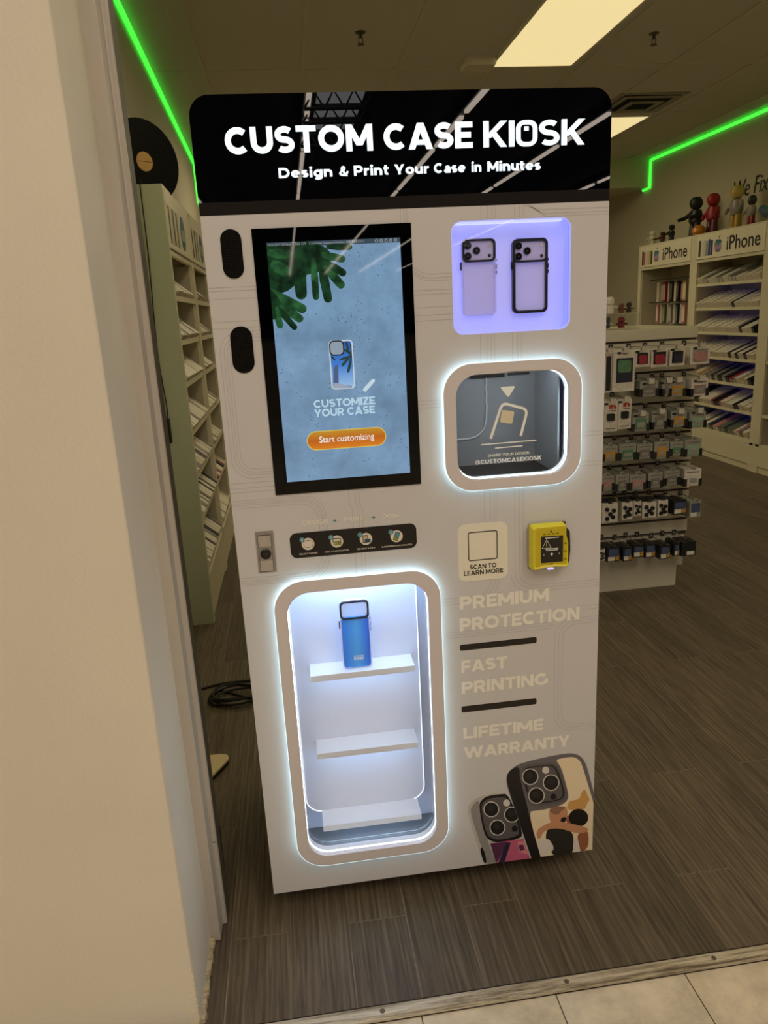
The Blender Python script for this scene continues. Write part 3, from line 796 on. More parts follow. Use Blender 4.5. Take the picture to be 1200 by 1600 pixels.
SCREEN_ART = [
    ('leafdk', [(-0.3175,1.7285),(-0.2015,1.7234),(-0.2123,1.686),(-0.2426,1.6568),(-0.2807,1.6316),(-0.3175,1.6227)]),
    ('leafdk', [(-0.1795,1.696),(-0.184,1.6845),(-0.1951,1.6746),(-0.2117,1.6676),(-0.2316,1.6644),(-0.2523,1.6654),(-0.2715,1.6703),(-0.2866,1.6786),(-0.296,1.6893),(-0.2985,1.701),(-0.2939,1.7124),(-0.2828,1.7221),(-0.2665,1.729),(-0.2469,1.7322),(-0.2264,1.7314),(-0.2073,1.7266),(-0.192,1.7184),(-0.1823,1.7078)]),
    ('leafmd', [(-0.2749,1.6837),(-0.2707,1.6796),(-0.2692,1.6739),(-0.2709,1.6682),(-0.2754,1.664),(-0.2814,1.6624),(-0.2873,1.6638),(-0.3031,1.6711),(-0.315,1.6843),(-0.3076,1.6962),(-0.2895,1.6929)]),
    ('leafmd', [(-0.2726,1.7168),(-0.2679,1.715),(-0.265,1.7111),(-0.2645,1.7063),(-0.2667,1.7018),(-0.2708,1.6988),(-0.2759,1.6982),(-0.2976,1.7001),(-0.3175,1.7075),(-0.3161,1.7186),(-0.2938,1.7205)]),
    ('leafdk', [(-0.2388,1.6247),(-0.2404,1.6187),(-0.245,1.6142),(-0.2512,1.6124),(-0.2575,1.6138),(-0.262,1.6181),(-0.2637,1.6241),(-0.2648,1.6615),(-0.2586,1.6988),(-0.2438,1.6993),(-0.2376,1.6623)]),
    ('leafmd', [(-0.2123,1.6172),(-0.2132,1.6137),(-0.2159,1.611),(-0.2195,1.61),(-0.2232,1.6109),(-0.2258,1.6134),(-0.2268,1.6169),(-0.2274,1.6574),(-0.2237,1.6976),(-0.2151,1.6978),(-0.2115,1.6578)]),
    ('leafdk', [(-0.1843,1.6132),(-0.1849,1.6086),(-0.1879,1.6048),(-0.1924,1.603),(-0.1972,1.6035),(-0.201,1.6063),(-0.2028,1.6106),(-0.209,1.6495),(-0.2095,1.6886),(-0.1986,1.6902),(-0.1887,1.6524)]),
    ('leafmd', [(-0.1561,1.6448),(-0.1543,1.6408),(-0.155,1.6364),(-0.1578,1.6329),(-0.1621,1.6312),(-0.1667,1.6317),(-0.1703,1.6344),(-0.1878,1.6549),(-0.2009,1.6784),(-0.1924,1.6846),(-0.1722,1.6663)]),
    ('leafdk', [(-0.1529,1.6708),(-0.1502,1.6679),(-0.1494,1.664),(-0.1508,1.6602),(-0.154,1.6576),(-0.1581,1.6568),(-0.1621,1.658),(-0.1819,1.6698),(-0.1988,1.6853),(-0.1933,1.6929),(-0.1718,1.6838)]),
    ('leafmd', [(-0.1554,1.7005),(-0.1518,1.6986),(-0.1498,1.6952),(-0.1498,1.6912),(-0.152,1.6878),(-0.1556,1.6858),(-0.1598,1.6858),(-0.1828,1.6908),(-0.2043,1.7002),(-0.2016,1.709),(-0.1779,1.7069)]),
    ('leafdk', [(-0.1395,1.7235),(-0.1362,1.7225),(-0.1338,1.7201),(-0.1331,1.7168),(-0.1342,1.7137),(-0.1369,1.7114),(-0.1403,1.7107),(-0.1654,1.7111),(-0.1902,1.7153),(-0.1896,1.723),(-0.1645,1.7252)]),
    ('leafmd', [(-0.2465,1.6017),(-0.2429,1.5982),(-0.2416,1.5933),(-0.2431,1.5884),(-0.2468,1.5848),(-0.2519,1.5835),(-0.2569,1.5848),(-0.294,1.6043),(-0.3175,1.6261),(-0.3175,1.6412),(-0.2826,1.6228)]),
    ('leafmd', [(-0.2538,1.5797),(-0.2511,1.5761),(-0.2506,1.5717),(-0.2525,1.5675),(-0.2563,1.5648),(-0.2609,1.5643),(-0.2651,1.566),(-0.295,1.5881),(-0.3175,1.6119),(-0.3128,1.624),(-0.2826,1.6029)]),
    ('leafdk', [(-0.2666,1.5588),(-0.2654,1.5558),(-0.2659,1.5526),(-0.268,1.55),(-0.2711,1.5487),(-0.2744,1.5491),(-0.2771,1.5511),(-0.2991,1.5784),(-0.3175,1.6077),(-0.3115,1.6123),(-0.2877,1.5869)]),
    ('leafmd', [(-0.2958,1.562),(-0.2961,1.5583),(-0.2983,1.5552),(-0.3017,1.5536),(-0.3055,1.5538),(-0.3085,1.5559),(-0.3101,1.5591),(-0.3148,1.5818),(-0.3152,1.6051),(-0.3067,1.6068),(-0.2991,1.5849)]),
    ('leafdk', [(-0.309,1.5797),(-0.3095,1.5767),(-0.3115,1.5743),(-0.3144,1.5731),(-0.3174,1.5734),(-0.3175,1.5752),(-0.3175,1.578),(-0.3175,1.5937),(-0.3175,1.6097),(-0.315,1.6107),(-0.3102,1.5955)]),
    ('leafdk', [(-0.3175,1.6361),(-0.3053,1.625),(-0.295,1.6052),(-0.3175,1.5947),(-0.3175,1.588)]),
    ('palm', [(-0.1616,1.5144),(-0.1615,1.5157),(-0.1607,1.5167),(-0.1595,1.5172),(-0.1583,1.5171),(-0.1572,1.5164),(-0.1567,1.5152),(-0.1542,1.502),(-0.1531,1.4885),(-0.1561,1.488),(-0.1596,1.5011)]),
    ('palm', [(-0.1638,1.4964),(-0.1648,1.4975),(-0.1651,1.499),(-0.1647,1.5004),(-0.1635,1.5013),(-0.1621,1.5016),(-0.1606,1.5012),(-0.1535,1.497),(-0.1473,1.4913),(-0.1492,1.4885),(-0.157,1.4917)]),
    ('palm', [(-0.1685,1.4648),(-0.1698,1.464),(-0.1713,1.4639),(-0.1726,1.4646),(-0.1734,1.4659),(-0.1734,1.4674),(-0.1727,1.4687),(-0.1617,1.4805),(-0.1495,1.4911),(-0.147,1.4887),(-0.1571,1.4762)]),
    ('palm', [(-0.1562,1.4509),(-0.157,1.4496),(-0.1584,1.4489),(-0.1599,1.4489),(-0.1612,1.4497),(-0.1619,1.451),(-0.1619,1.4525),(-0.1568,1.4707),(-0.1501,1.4883),(-0.1467,1.4874),(-0.1506,1.4689)]),
    ('palm', [(-0.1515,1.5101),(-0.1513,1.5113),(-0.1504,1.5122),(-0.1492,1.5126),(-0.1479,1.5124),(-0.147,1.5115),(-0.1466,1.5103),(-0.1458,1.5012),(-0.1466,1.492),(-0.1496,1.4918),(-0.1513,1.5009)]),
    ('palm', [(-0.1733,1.4768),(-0.1746,1.4768),(-0.1757,1.4774),(-0.1764,1.4785),(-0.1764,1.4798),(-0.1757,1.4809),(-0.1746,1.4815),(-0.1619,1.4851),(-0.1489,1.4872),(-0.1481,1.4844),(-0.1605,1.4799)]),
    ('palm', [(-0.1958,1.4851),(-0.1963,1.4861),(-0.1962,1.4871),(-0.1956,1.488),(-0.1946,1.4884),(-0.1936,1.4884),(-0.1927,1.4878),(-0.1887,1.4837),(-0.1856,1.4787),(-0.1875,1.4771),(-0.1921,1.4807)]),
    ('tower', [(-0.1919,1.4598),(-0.1872,1.4677),(-0.181,1.4673),(-0.1825,1.4263),(-0.1528,1.4182),(-0.1531,1.4136),(-0.1962,1.4164)]),
    ('towerlt', [(-0.1942,1.427),(-0.1816,1.427),(-0.1529,1.4169),(-0.1531,1.4136),(-0.1962,1.4164)]),
    ('pencil', [(-0.1066,1.4305),(-0.1047,1.4316),(-0.1025,1.4316),(-0.1006,1.4304),(-0.0995,1.4286),(-0.0995,1.4264),(-0.1006,1.4246),(-0.1116,1.4135),(-0.1231,1.403),(-0.129,1.409),(-0.1181,1.4201)]),
]

# ================================================================== the setting
WALL_PAINT = mat('beige_wall_paint', (236, 228, 210), 0.75, var=0.03, vs=3, bump=0.35, bs=160)
JAMB_PAINT = mat('jamb_paint', (206, 198, 188), 0.45, var=0.04, vs=6)
SHOP_PAINT = mat('shop_wall_paint', (196, 188, 164), 0.8, var=0.02, vs=2)
CEIL_TILE = mat('ceiling_tile', (206, 200, 186), 0.9, var=0.05, vs=90, bump=0.3, bs=220)
GRID_WHITE = mat('ceiling_grid_white', (205, 198, 180), 0.5)
DARK_DECK = mat('dark_roof_deck', (48, 47, 46), 0.8)
CAULK = mat('old_caulk', (196, 180, 144), 0.8, var=0.25, vs=40)

structure(MB().box(-3.2, 6.2, -0.34, 9.8, -0.05, 0.0, wood_floor()).build('floor', smooth=False))
structure(MB().box(-6, 9, -66, -0.34, -0.05, -0.001, tile_floor()).build('floor_mall', smooth=False))
MALL_CEIL = structure(MB().box(-8, 12, -66, -0.05, 5.2, 5.3, DARK_DECK).build('ceiling_mall', smooth=False))

# left mall wall with its return into the doorway
wm = MB()
wm.box(-3.2, -0.62, -0.297, 0.02, 0.0, 5.2, WALL_PAINT)
structure(wm.build('wall_front_left', bevel=0.004))
structure(MB().box(2.5, 6.2, -0.297, 0.02, 0, 5.2, WALL_PAINT).build('wall_front_right'))
structure(MB().box(-0.62, 2.5, -0.05, 0.02, 2.6, 5.2, WALL_PAINT).build('wall_header_light_block'))  # unseen header wall, added to keep mall light out of the shop

# door jamb: flat front, set-back lip
jp = [(-0.623, -0.057), (-0.594, -0.057), (-0.594, -0.006), (-0.592, -0.004), (-0.583, -0.004), (-0.582, -0.002), (-0.582, 0.010), (-0.623, 0.010)]
jm = MB().loft([[(x, y, z) for x, y in jp] for z in (0.002, 2.6)], JAMB_PAINT, cap0=True)
jm.box(-0.623, -0.5825, 0.010, 0.069, 0.002, 2.6, mat('jamb_shaded_side', (92, 88, 76), 0.6))  # inner side of the jamb, its shade put into a darker colour
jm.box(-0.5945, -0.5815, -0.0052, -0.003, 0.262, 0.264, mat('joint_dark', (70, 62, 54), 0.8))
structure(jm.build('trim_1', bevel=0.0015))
# ragged caulk line at the foot of the return wall
ck = MB()
for i in range(26):
    y = -0.292 + i * 0.0092
    w = 0.008 + random.random() * 0.005
    ck.box(-0.6205, -0.6205 + w, y, y + 0.0096, 0, 0.010 + random.random() * 0.007, CAULK)
# flaked paint at the foot of the wall corner
for i in range(60):
    z = 0.012 + 0.16 * random.random() ** 1.5
    x = -0.6215 - random.random() ** 2 * 0.035 * (1.15 - z * 5)
    w, h = 0.0015 + random.random() * 0.0045, 0.0008 + random.random() * 0.0022
    ck.add([(x - w, -0.2976, z - h * .4), (x, -0.2981, z - h), (x + w * .8, -0.2978, z + h * .3), (x - w * .2, -0.2976, z + h)], [(0, 1, 2, 3)], mat('flaked_paint', (248, 232, 196), 0.7))
structure(ck.build('trim_2'))

# aluminium threshold strip with two screws
th = MB()
prof = [(-0.360, 0.0), (-0.358, 0.006), (-0.350, 0.009), (-0.329, 0.009), (-0.322, 0.005), (-0.320, 0.0)]
th.loft([[(x, y, z) for y, z in prof] for x in (-0.62, 2.5)], worn_strip(), cap0=True)
for sx in (-0.20, 0.245, 0.62, 1.05):
    th.lathe([(0.0062, 0.0), (0.0062, 0.0008), (0.0042, 0.0014), (0.0036, 0.0008), (0.0, 0.0008)], mat('dark_screw', (112, 100, 84), 0.45, 0.5), M=Matrix.Translation((sx, -0.34, 0.0088)))
th.box(-0.62, 2.5, -0.320, -0.3155, 0.0, 0.0012, mat('gap_dark', (38, 31, 25), 0.9))
th.box(-0.62, 2.5, -0.3615, -0.359, 0.0, 0.0012, mat('gap_dark', (38, 31, 25), 0.9))
structure(th.build('trim_3', smooth=True))

# shop shell
def wall_prism(name, pts, z0, z1, m):
    return structure(MB().loft([[(x, y, z0) for x, y in pts], [(x, y, z1) for x, y in pts]], m, cap0=True).build(name, smooth=False))


def left_wall_x(y):
    return -1.025 - (y - 2.7) * 0.022


wall_prism('wall_left', [(left_wall_x(0.02), 0.02), (left_wall_x(9.7), 9.7), (-3.0, 9.7), (-3.0, 0.02)], 0, 3.4, SHOP_PAINT)
wall_prism('wall_right', [(4.24, 0.02), (6.0, 0.02), (6.0, 9.7), (4.24, 9.7)], 0, 3.4, SHOP_PAINT)
wall_prism('wall_back', [(-1.3, 9.6), (4.4, 9.6), (4.4, 9.75), (-1.3, 9.75)], 0, 3.4, SHOP_PAINT)
ZC = 3.22
structure(MB().box(-1.3, 4.4, 0.02, 9.7, ZC, ZC + 0.1, CEIL_TILE).build('ceiling', smooth=False))
structure(MB().box(-1.3, 4.4, 7.47, 9.7, 2.894, ZC + 0.02, SHOP_PAINT).build('ceiling_bulkhead', smooth=False))
# suspended ceiling grid
gx = [-0.70 + 0.6667 * k for k in range(0, 8)]
gy = [0.0 + 1.3333 * k for k in range(0, 6)]
gm = MB()
for x in gx:
    gm.box(x - 0.012, x + 0.012, 0.03, 7.47, ZC - 0.006, ZC + 0.001, GRID_WHITE)
for y in gy[1:]:
    gm.box(-1.15, 4.24, y - 0.012, y + 0.012, ZC - 0.0055, ZC + 0.001, GRID_WHITE)
structure(gm.build('trim_4', smooth=False))

# green neon-flex strip lights
NEON = glow('green_neon', (0.04, 0.95, 0.05), 1.1)
gl = MB()
pl = [(left_wall_x(0.1) + 0.018, 0.1, 3.185), (left_wall_x(6.86) + 0.018, 6.86, 3.185), (left_wall_x(6.88) + 0.018, 6.88, 2.815), (left_wall_x(7.0) + 0.018, 7.0, 2.812)]
gl.tube(pl, 0.016, NEON)
o = gl.build('led_strip')
tag(o, 'glowing green light strip along the top of the left shop wall', 'light strip', 'green light strips')
gr = MB()
pr = [(4.222, 0.1, 3.19), (4.222, 7.45, 3.19), (4.222, 7.45, 2.88), (4.222, 7.62, 2.875)]
gr.tube(pr, 0.017, NEON)
o = gr.build('led_strip')
tag(o, 'glowing green light strip along the top of the right shop wall', 'light strip', 'green light strips')

# ceiling panels
FRAME_W = mat('light_frame_white', (226, 220, 205), 0.5)


def ceiling_light(x, y, label, strength, col=STORE_COL):
    t = thing('ceiling_light', label, 'ceiling light', (x, y, ZC), 'square panel lights in the shop ceiling')
    hx, hy = 0.306, 0.64
    MB().poly([[(-hx, -hy), (hx, -hy), (hx, hy), (-hx, hy)], [(-hx + .018, -hy + .018), (-hx + .018, hy - .018), (hx - .018, hy - .018), (hx - .018, -hy + .018)]], 0, 0.012, FRAME_W,
              M=Matrix.Translation((x, y, ZC)) @ Matrix.Rotation(-PI / 2, 4, 'X')).build('frame', t, smooth=False)
    g = glow('panel_glow_%g' % strength, col, strength)
    MB().box(x - hx + .015, x + hx - .015, y - hy + .015, y + hy - .015, ZC - 0.010, ZC - 0.002, g).build('diffuser', t, smooth=False)


ceiling_light(1.585, 3.345, 'large yellowish panel light in the ceiling above the black sign, nearest the camera', STORE_SEEN)
ceiling_light(2.918, 6.08, 'far panel light half hidden behind the right end of the black sign', STORE_SEEN)
for x, y, k in ((0.25, 6.0, 2.1), (0.25, 1.35, 1.1), (1.585, 6.05, 2.2), (3.9, 2.0, 0.9)):  # panels out of view, added to brighten the shop
    ceiling_light(x, y, 'unseen panel light added to the shop ceiling to brighten the shop', STORE_FILL * k, STORE_FILL_COL)

# vent, detector, sprinkler heads
VENT = mat('vent_metal', (150, 142, 126), 0.5)
VDARK = mat('vent_dark', (14, 13, 12), 0.8)
t = thing('ceiling_vent', 'square air vent in the ceiling right of the black sign', 'vent', (2.95, 5.02, ZC))
fm = MB()
for k, (a, zz) in enumerate(((0.30, 0.004), (0.25, 0.016), (0.15, 0.030))):
    b = a - 0.045
    Mv = Matrix.Translation((2.90, 5.02, ZC - zz)) @ Matrix.Rotation(-PI / 2, 4, 'X')
    fm.poly([[(-a, -a), (a, -a), (a, a), (-a, a)], [(-b, -b), (-b, b), (b, b), (b, -b)]], -0.003, 0.004, VENT, M=Mv)
fm.build('louvre_frame', t, smooth=False)
MB().box(2.90 - .27, 2.90 + .27, 5.02 - .27, 5.02 + .27, ZC - 0.003, ZC - 0.001, VDARK).build('duct_opening', t, smooth=False)
det = MB()
det.loft([[(1.175 + (x - .5) * w, 3.88 + (y - .5) * w * .85, ZC - z) for x, y in rrect(0, 1, 0, 1, .18, 6)] for w, z in ((0.225, 0.0), (0.225, 0.030), (0.205, 0.046))], mat('detector_white', (214, 204, 182), 0.5), cap0=True)
tag(det.build('smoke_detector', origin=(1.175, 3.88, ZC)), 'rounded off-white detector box on the ceiling beside the near panel light', 'smoke detector')
SPK = mat('sprinkler_brass', (92, 80, 62), 0.4, 0.7)
for (x, y, lb) in ((0.302, 3.316, 'small sprinkler head in the ceiling above the middle of the black sign'), (2.207, 3.39, 'small sprinkler head in the ceiling right of the near panel light')):
    s = MB()
    Ms = Matrix.Translation((x, y, ZC))
    s.lathe([(0.032, 0.0), (0.030, -0.006), (0.010, -0.008), (0.010, -0.03), (0.006, -0.034), (0.0, -0.034)], SPK, M=Ms, n=16)
    s.tube([(-0.012, 0, -0.03), (-0.012, 0, -0.055), (0, 0, -0.066), (0.012, 0, -0.055), (0.012, 0, -0.03)], 0.003, SPK, M=Ms)
    s.lathe([(0.0, -0.066), (0.022, -0.066), (0.022, -0.069), (0.0, -0.069)], SPK, M=Ms, n=16)
    tag(s.build('sprinkler_head', origin=(x, y, ZC)), lb, 'sprinkler', 'sprinkler heads')

# the mall's tube lights, seen mirrored in the sign and the touch screen
TUBE = glow('mall_tube', (1.0, 0.84, 0.70), 10.0)
HOUS = mat('lamp_housing', (120, 118, 112), 0.5, 0.4)
for x in (-5.35, -2.5, 0.38, 3.25, 6.1, 9.25):
    t = thing('tube_light', 'continuous row of tube lights under the mall roof behind the camera', 'ceiling light', (x, -14, 5.0), 'rows of mall tube lights')
    h = MB()
    g = MB()
    y = -7.5
    while y > -62:
        g.box(x - 0.040, x + 0.040, y - 2.4, y, 4.98, 5.03, TUBE)
        y -= 2.75
    h.box(x - 0.07, x + 0.07, -65, -7.4, 5.032, 5.09, HOUS)
    h.build('housing', t, smooth=False)
    g.build('tubes', t, smooth=False)
# a pale roof light crossed by the steel joists
t = thing('roof_light', 'pale roof light crossed by dark steel joists, mirrored in the sign', 'roof light', (0.9, -12.9, 5.2))
MB().box(0.55, 1.35, -14.6, -11.2, 5.17, 5.19, glow('roof_light_glow', (0.85, 0.88, 0.9), 2.2)).build('pane', t, smooth=False)
jb = MB()
STEEL = mat('joist_steel', (60, 58, 55), 0.6)
for y in (-11.6, -12.5, -13.4, -14.3):
    jb.tube([(0.3, y, 5.12), (1.6, y, 5.12)], 0.03, STEEL)
    jb.tube([(0.3, y, 4.85), (1.6, y, 4.85)], 0.03, STEEL)
    for k in range(4):
        a = 0.3 + k * 0.33
        jb.tube([(a, y, 4.85), (a + 0.165, y, 5.12), (a + 0.33, y, 4.85)], 0.02, STEEL)
jb.build('joists', t)

# ================================================================== the kiosk
VINYL = mat('kiosk_white_vinyl', (213, 211, 211), 0.42, var=0.012, vs=2)
VINYL_LINE = mat('kiosk_grey_line', (197, 194, 192), 0.5)
LETTER_W = mat('kiosk_cream_lettering', (248, 244, 232), 0.4)
BLACK_GLOSS = mat('black_acrylic', (4, 4, 7), 0.006, spec=0.4)
BAND = mat('brown_black_band', (27, 21, 20), 0.5, spec=0.15)
BLACK = mat('black_print', (14, 12, 11), 0.4)
RING = mat('ring_white', (222, 215, 215), 0.4)
SIGN_LIT = glow('sign_letter_glow', (0.73, 0.89, 1.0), 0.97)
LED_HALO = glow('led_halo', LED_COL, 3.4)
LED_IN = glow('led_inside', (0.70, 0.89, 1.0), 9.0)
STEELP = mat('brushed_steel', (158, 154, 150), 0.35, 0.6, var=0.12, vs=60)

K = thing('vending_kiosk', 'tall white custom phone case kiosk with lit black sign, touch screen and glowing windows', 'kiosk', (0, 0, 0))
Z0, ZB, ZS, ZT = 0.072, 1.7908, 1.8165, 2.0205

hole_niche = rrect(-0.3435, 0.0005, 0.1875, 0.9350, 0.056)
hole_bay = rrect(0.0850, 0.3565, 1.1810, 1.4265, 0.052)
hole_show = rrect(0.0868, 0.3630, 1.5172, 1.7615, 0.024)
body = MB()
body.poly([[(-0.45, Z0), (0.45, Z0), (0.45, ZB), (-0.45, ZB)], hole_niche[::-1], hole_bay[::-1], hole_show[::-1]], 0.0, 0.018, VINYL)
body.box(-0.45, -0.435, 0.018, 0.62, Z0, ZB, VINYL)
body.box(0.435, 0.45, 0.018, 0.62, Z0, ZB, VINYL)
body.box(-0.435, 0.435, 0.605, 0.62, Z0, ZB, VINYL)
body.box(-0.435, 0.435, 0.018, 0.605, Z0, Z0 + 0.015, VINYL)
body.box(-0.435, 0.435, 0.018, 0.605, ZB - 0.015, ZB, VINYL)
body.build('cabinet_body', K, smooth=False)
for x in (-0.36, 0.36):
    for y in (0.12, 0.52):
        f = MB()
        f.lathe([(0.028, 0.0), (0.030, 0.004), (0.030, 0.012), (0.012, 0.018), (0.012, 0.072)], mat('foot_rubber', (20, 20, 20), 0.6), M=Matrix.Translation((x, y, 0.0)))
        f.build('foot', K)
MB().box(-0.45, 0.45, 0.0, 0.62, ZB, ZS, BAND).build('top_band', K, smooth=False)

# --- sign
sg = MB().poly([rrect(-0.4502, 0.4502, ZS, ZT, 0.042, 10, (0, 0, 1, 1))], 0.0, 0.06, BLACK_GLOSS).build('sign_panel', K, smooth=False)
tl = MB()
for txt, a, b in (('CUSTOM', -0.3835, -0.0765), ('CASE', -0.0530, 0.1390), ('KI0SK', 0.1630, 0.3890)):
    letter(tl, txt, a, b, 1.9075, 1.9585, -0.003, 0.0005, SIGN_LIT, t=0.20 if '0' in txt else 0.235, sp=0.075)
tl.build('title_lettering', sg, smooth=False)
sl = MB()
xs = -0.279
for txt, a, b in (('Design', -0.279, -0.166), ('&', -0.151, -0.132), ('Print', -0.120, -0.045), ('Your', -0.033, 0.042), ('Case', 0.053, 0.122), ('in', 0.136, 0.157), ('Minutes', 0.171, 0.290)):
    letter(sl, txt, a, b, 1.8595, 1.8790, -0.003, 0.0005, SIGN_LIT, t=0.22, sp=0.11)
sl.build('subtitle_lettering', sg, smooth=False)

# --- speaker grilles
GR = dotted('speaker_mesh', 0.0052, (2, 2, 2), (22, 19, 17))
for (a, b, c, d) in ((-0.4133, -0.3692, 1.6632, 1.7631), (-0.4137, -0.3657, 1.4620, 1.5627)):
    MB().poly([rrect(a, b, c, d, (b - a) / 2 - 0.0005, 12)], -0.002, 0.002, GR).build('speaker_grille', K, smooth=False)

# --- touch screen
ts = MB().poly([[(-0.3465, 1.1780), (-0.0022, 1.1780), (-0.0022, 1.7615), (-0.3465, 1.7615)]], -0.003, 0.004, mat('screen_black_glass', (2, 2, 3), 0.01, spec=0.25)).build('touch_screen', K, smooth=False)
DS = 1.0
dm = MB()
dx0, dx1, dz0, dz1 = -0.3173, -0.0274, 1.2072, 1.7323
dm.poly([[(dx0, dz0), (dx1, dz0), (dx1, dz1), (dx0, dz1)]], -0.0034, -0.0029, concrete_screen('screen_concrete', (112, 144, 174), DS))
dm.poly([[(dx0, 1.7225), (dx1, 1.7225), (dx1, dz1), (dx0, dz1)]], -0.0035, -0.0033, screen_col('screen_bar', (58, 72, 84), DS))
SCR = {'leafdk': (28, 62, 36), 'leafmd': (44, 92, 52), 'palm': (34, 62, 60), 'tower': (74, 92, 128), 'towerlt': (150, 160, 178), 'pencil': (190, 212, 220)}
SCREEN_LAYERS = []
for i, (k, p) in enumerate(SCREEN_ART):
    if k in ('palm', 'tower', 'towerlt', 'pencil'):
        continue
    dm.poly([p], -0.0036 - 0.00001 * i, -0.0034, screen_col('screen_' + k, SCR[k], DS), back=False)
# case picture
cx0, cx1, cz0, cz1 = -0.1995, -0.1452, 1.4128, 1.5215
dm.poly([rrect(cx0, cx1, cz0, cz1, 0.009)], -0.0037, -0.0034, screen_col('screen_case_edge', (190, 202, 212), DS), back=False)
dm.poly([rrect(cx0 + .003, cx1 - .003, cz0 + .003, cz1 - .003, 0.007)], -0.0038, -0.0034, gradient('screen_case_sky', [(150, 190, 225), (60, 120, 200), (36, 84, 170)], cz0, cz1, es=DS), back=False)
for i, (k, p) in enumerate(SCREEN_ART):
    if k in ('palm', 'tower', 'towerlt', 'pencil'):
        q = p if k == 'pencil' else [(min(max(x, cx0 + .003), cx1 - .003), z) for x, z in p]
        dm.poly([q], -0.0039 - 0.00001 * (i - 20), -0.0034, screen_col('screen_' + k, SCR[k], DS), back=False)
dm.poly([rrect(-0.1985, -0.1650, 1.4880, 1.5212, 0.010)], -0.0041, -0.0034, screen_col('screen_cam_ring', (22, 26, 30), DS), back=False)
dm.poly([rrect(-0.1958, -0.1677, 1.4907, 1.5185, 0.008)], -0.0042, -0.0034, screen_col('screen_cam_in', (138, 152, 166), DS), back=False)
SW = screen_col('screen_white', (178, 206, 222), DS)
letter(dm, 'CUSTOMIZE', -0.2424, -0.1018, 1.3743, 1.3920, -0.0042, -0.0034, SW, t=0.22, sp=0.07)
letter(dm, 'YOUR CASE', -0.2424, -0.1035, 1.3535, 1.3712, -0.0042, -0.0034, SW, t=0.22, sp=0.07)
dm.poly([rrect(-0.2645, -0.0804, 1.2768, 1.3212, 0.0219, 12)], -0.0036, -0.0034, screen_col('screen_btn_edge', (206, 186, 84), DS), back=False)
dm.poly([rrect(-0.2625, -0.0824, 1.2788, 1.3192, 0.0200, 12)], -0.0037, -0.0034, gradient('screen_btn', [(212, 122, 30), (184, 92, 20), (188, 136, 40)], 1.279, 1.319, es=DS), back=False)
SW2 = screen_col('screen_pale', (236, 232, 224), DS)
thin_text(dm, 'Start customizing', -0.2355, -0.1085, 1.2890, 1.3085, -0.0040, SW2, offset=0.006)
thin_text(dm, '25XC8711SChina 1 CE5-275   Customer Support Hotline: 888 822-2211', -0.3150, -0.1080, 1.7240, 1.7300, -0.0040, screen_col('screen_grey', (150, 158, 160), DS))
for k in range(5):
    dm.poly([rrect(-0.083 + k * .0105, -0.0765 + k * .0105, 1.7243, 1.7303, 0.002, 3), rrect(-0.0818 + k * .0105, -0.0777 + k * .0105, 1.7253, 1.7292, 0.0015, 3)[::-1]], -0.0040, -0.0036, screen_col('screen_grey', (150, 158, 160), DS), back=False)
dm.build('display', ts, smooth=False)

# --- lock plate
lk = MB()
lk.poly([[(-0.4025, 0.9918), (-0.3605, 0.9918), (-0.3605, 1.0928), (-0.4025, 1.0928)]], -0.003, 0.001, STEELP)
lk.poly([[(-0.3985, 0.9930), (-0.3665, 0.9930), (-0.3665, 1.0845), (-0.3985, 1.0845)]], -0.0034, 0.0, mat('lock_gap', (36, 33, 31), 0.6))
for (a, b) in ((0.9945, 1.0215), (1.0555, 1.0830)):
    lk.poly([[(-0.3975, a), (-0.3675, a), (-0.3675, b), (-0.3975, b)]], -0.0042, 0.0, mat('lock_plate_face', (186, 180, 172), 0.4, 0.3, var=0.08, vs=80))
lk.poly([[(-0.3975, 1.022), (-0.3675, 1.022), (-0.3675, 1.055), (-0.3975, 1.055)]], -0.0044, 0.0, STEELP)
lk = lk.build('lock_plate', K, smooth=False)
cy = MB()
Ml = Matrix.Translation((-0.3825, -0.0044, 1.0385)) @ Matrix.Rotation(PI / 2, 4, 'X')
cy.lathe([(0.0125, 0.0), (0.0125, 0.003), (0.0105, 0.004), (0.0095, 0.002), (0.0070, 0.002), (0.0065, 0.0042), (0.0030, 0.0045), (0.0, 0.0045)], mat('lock_dark_steel', (60, 60, 62), 0.25, 0.8), M=Ml, n=24)
cy.box(-0.3835, -0.3815, -0.0094, -0.0088, 1.0355, 1.0415, BLACK)
cy.build('lock_cylinder', lk)

# --- heading above the steps strip
hd = MB()
FAINT = mat('kiosk_faint_lettering', (236, 231, 219), 0.4)
for txt, a, b in (('DESIGN', -0.2890, -0.2305), ('PRINT', -0.1909, -0.1452), ('DONE', -0.0990, -0.0538)):
    letter(hd, txt, a, b, 1.0992, 1.1100, -0.0008, 0.0002, FAINT, t=0.21, sp=0.1)
ARW = mat('teal_arrow', (74, 140, 144), 0.5)
for x in (-0.2136, -0.1207):
    hd.add([(x - .004, -.0008, 1.1034), (x, -.0008, 1.1034), (x, -.0008, 1.1006), (x + .0048, -.0008, 1.1045), (x, -.0008, 1.1084), (x, -.0008, 1.1056), (x - .004, -.0008, 1.1056)], [(0, 1, 2, 3, 4, 5, 6)], ARW)
hd.build('steps_heading', K, smooth=False)

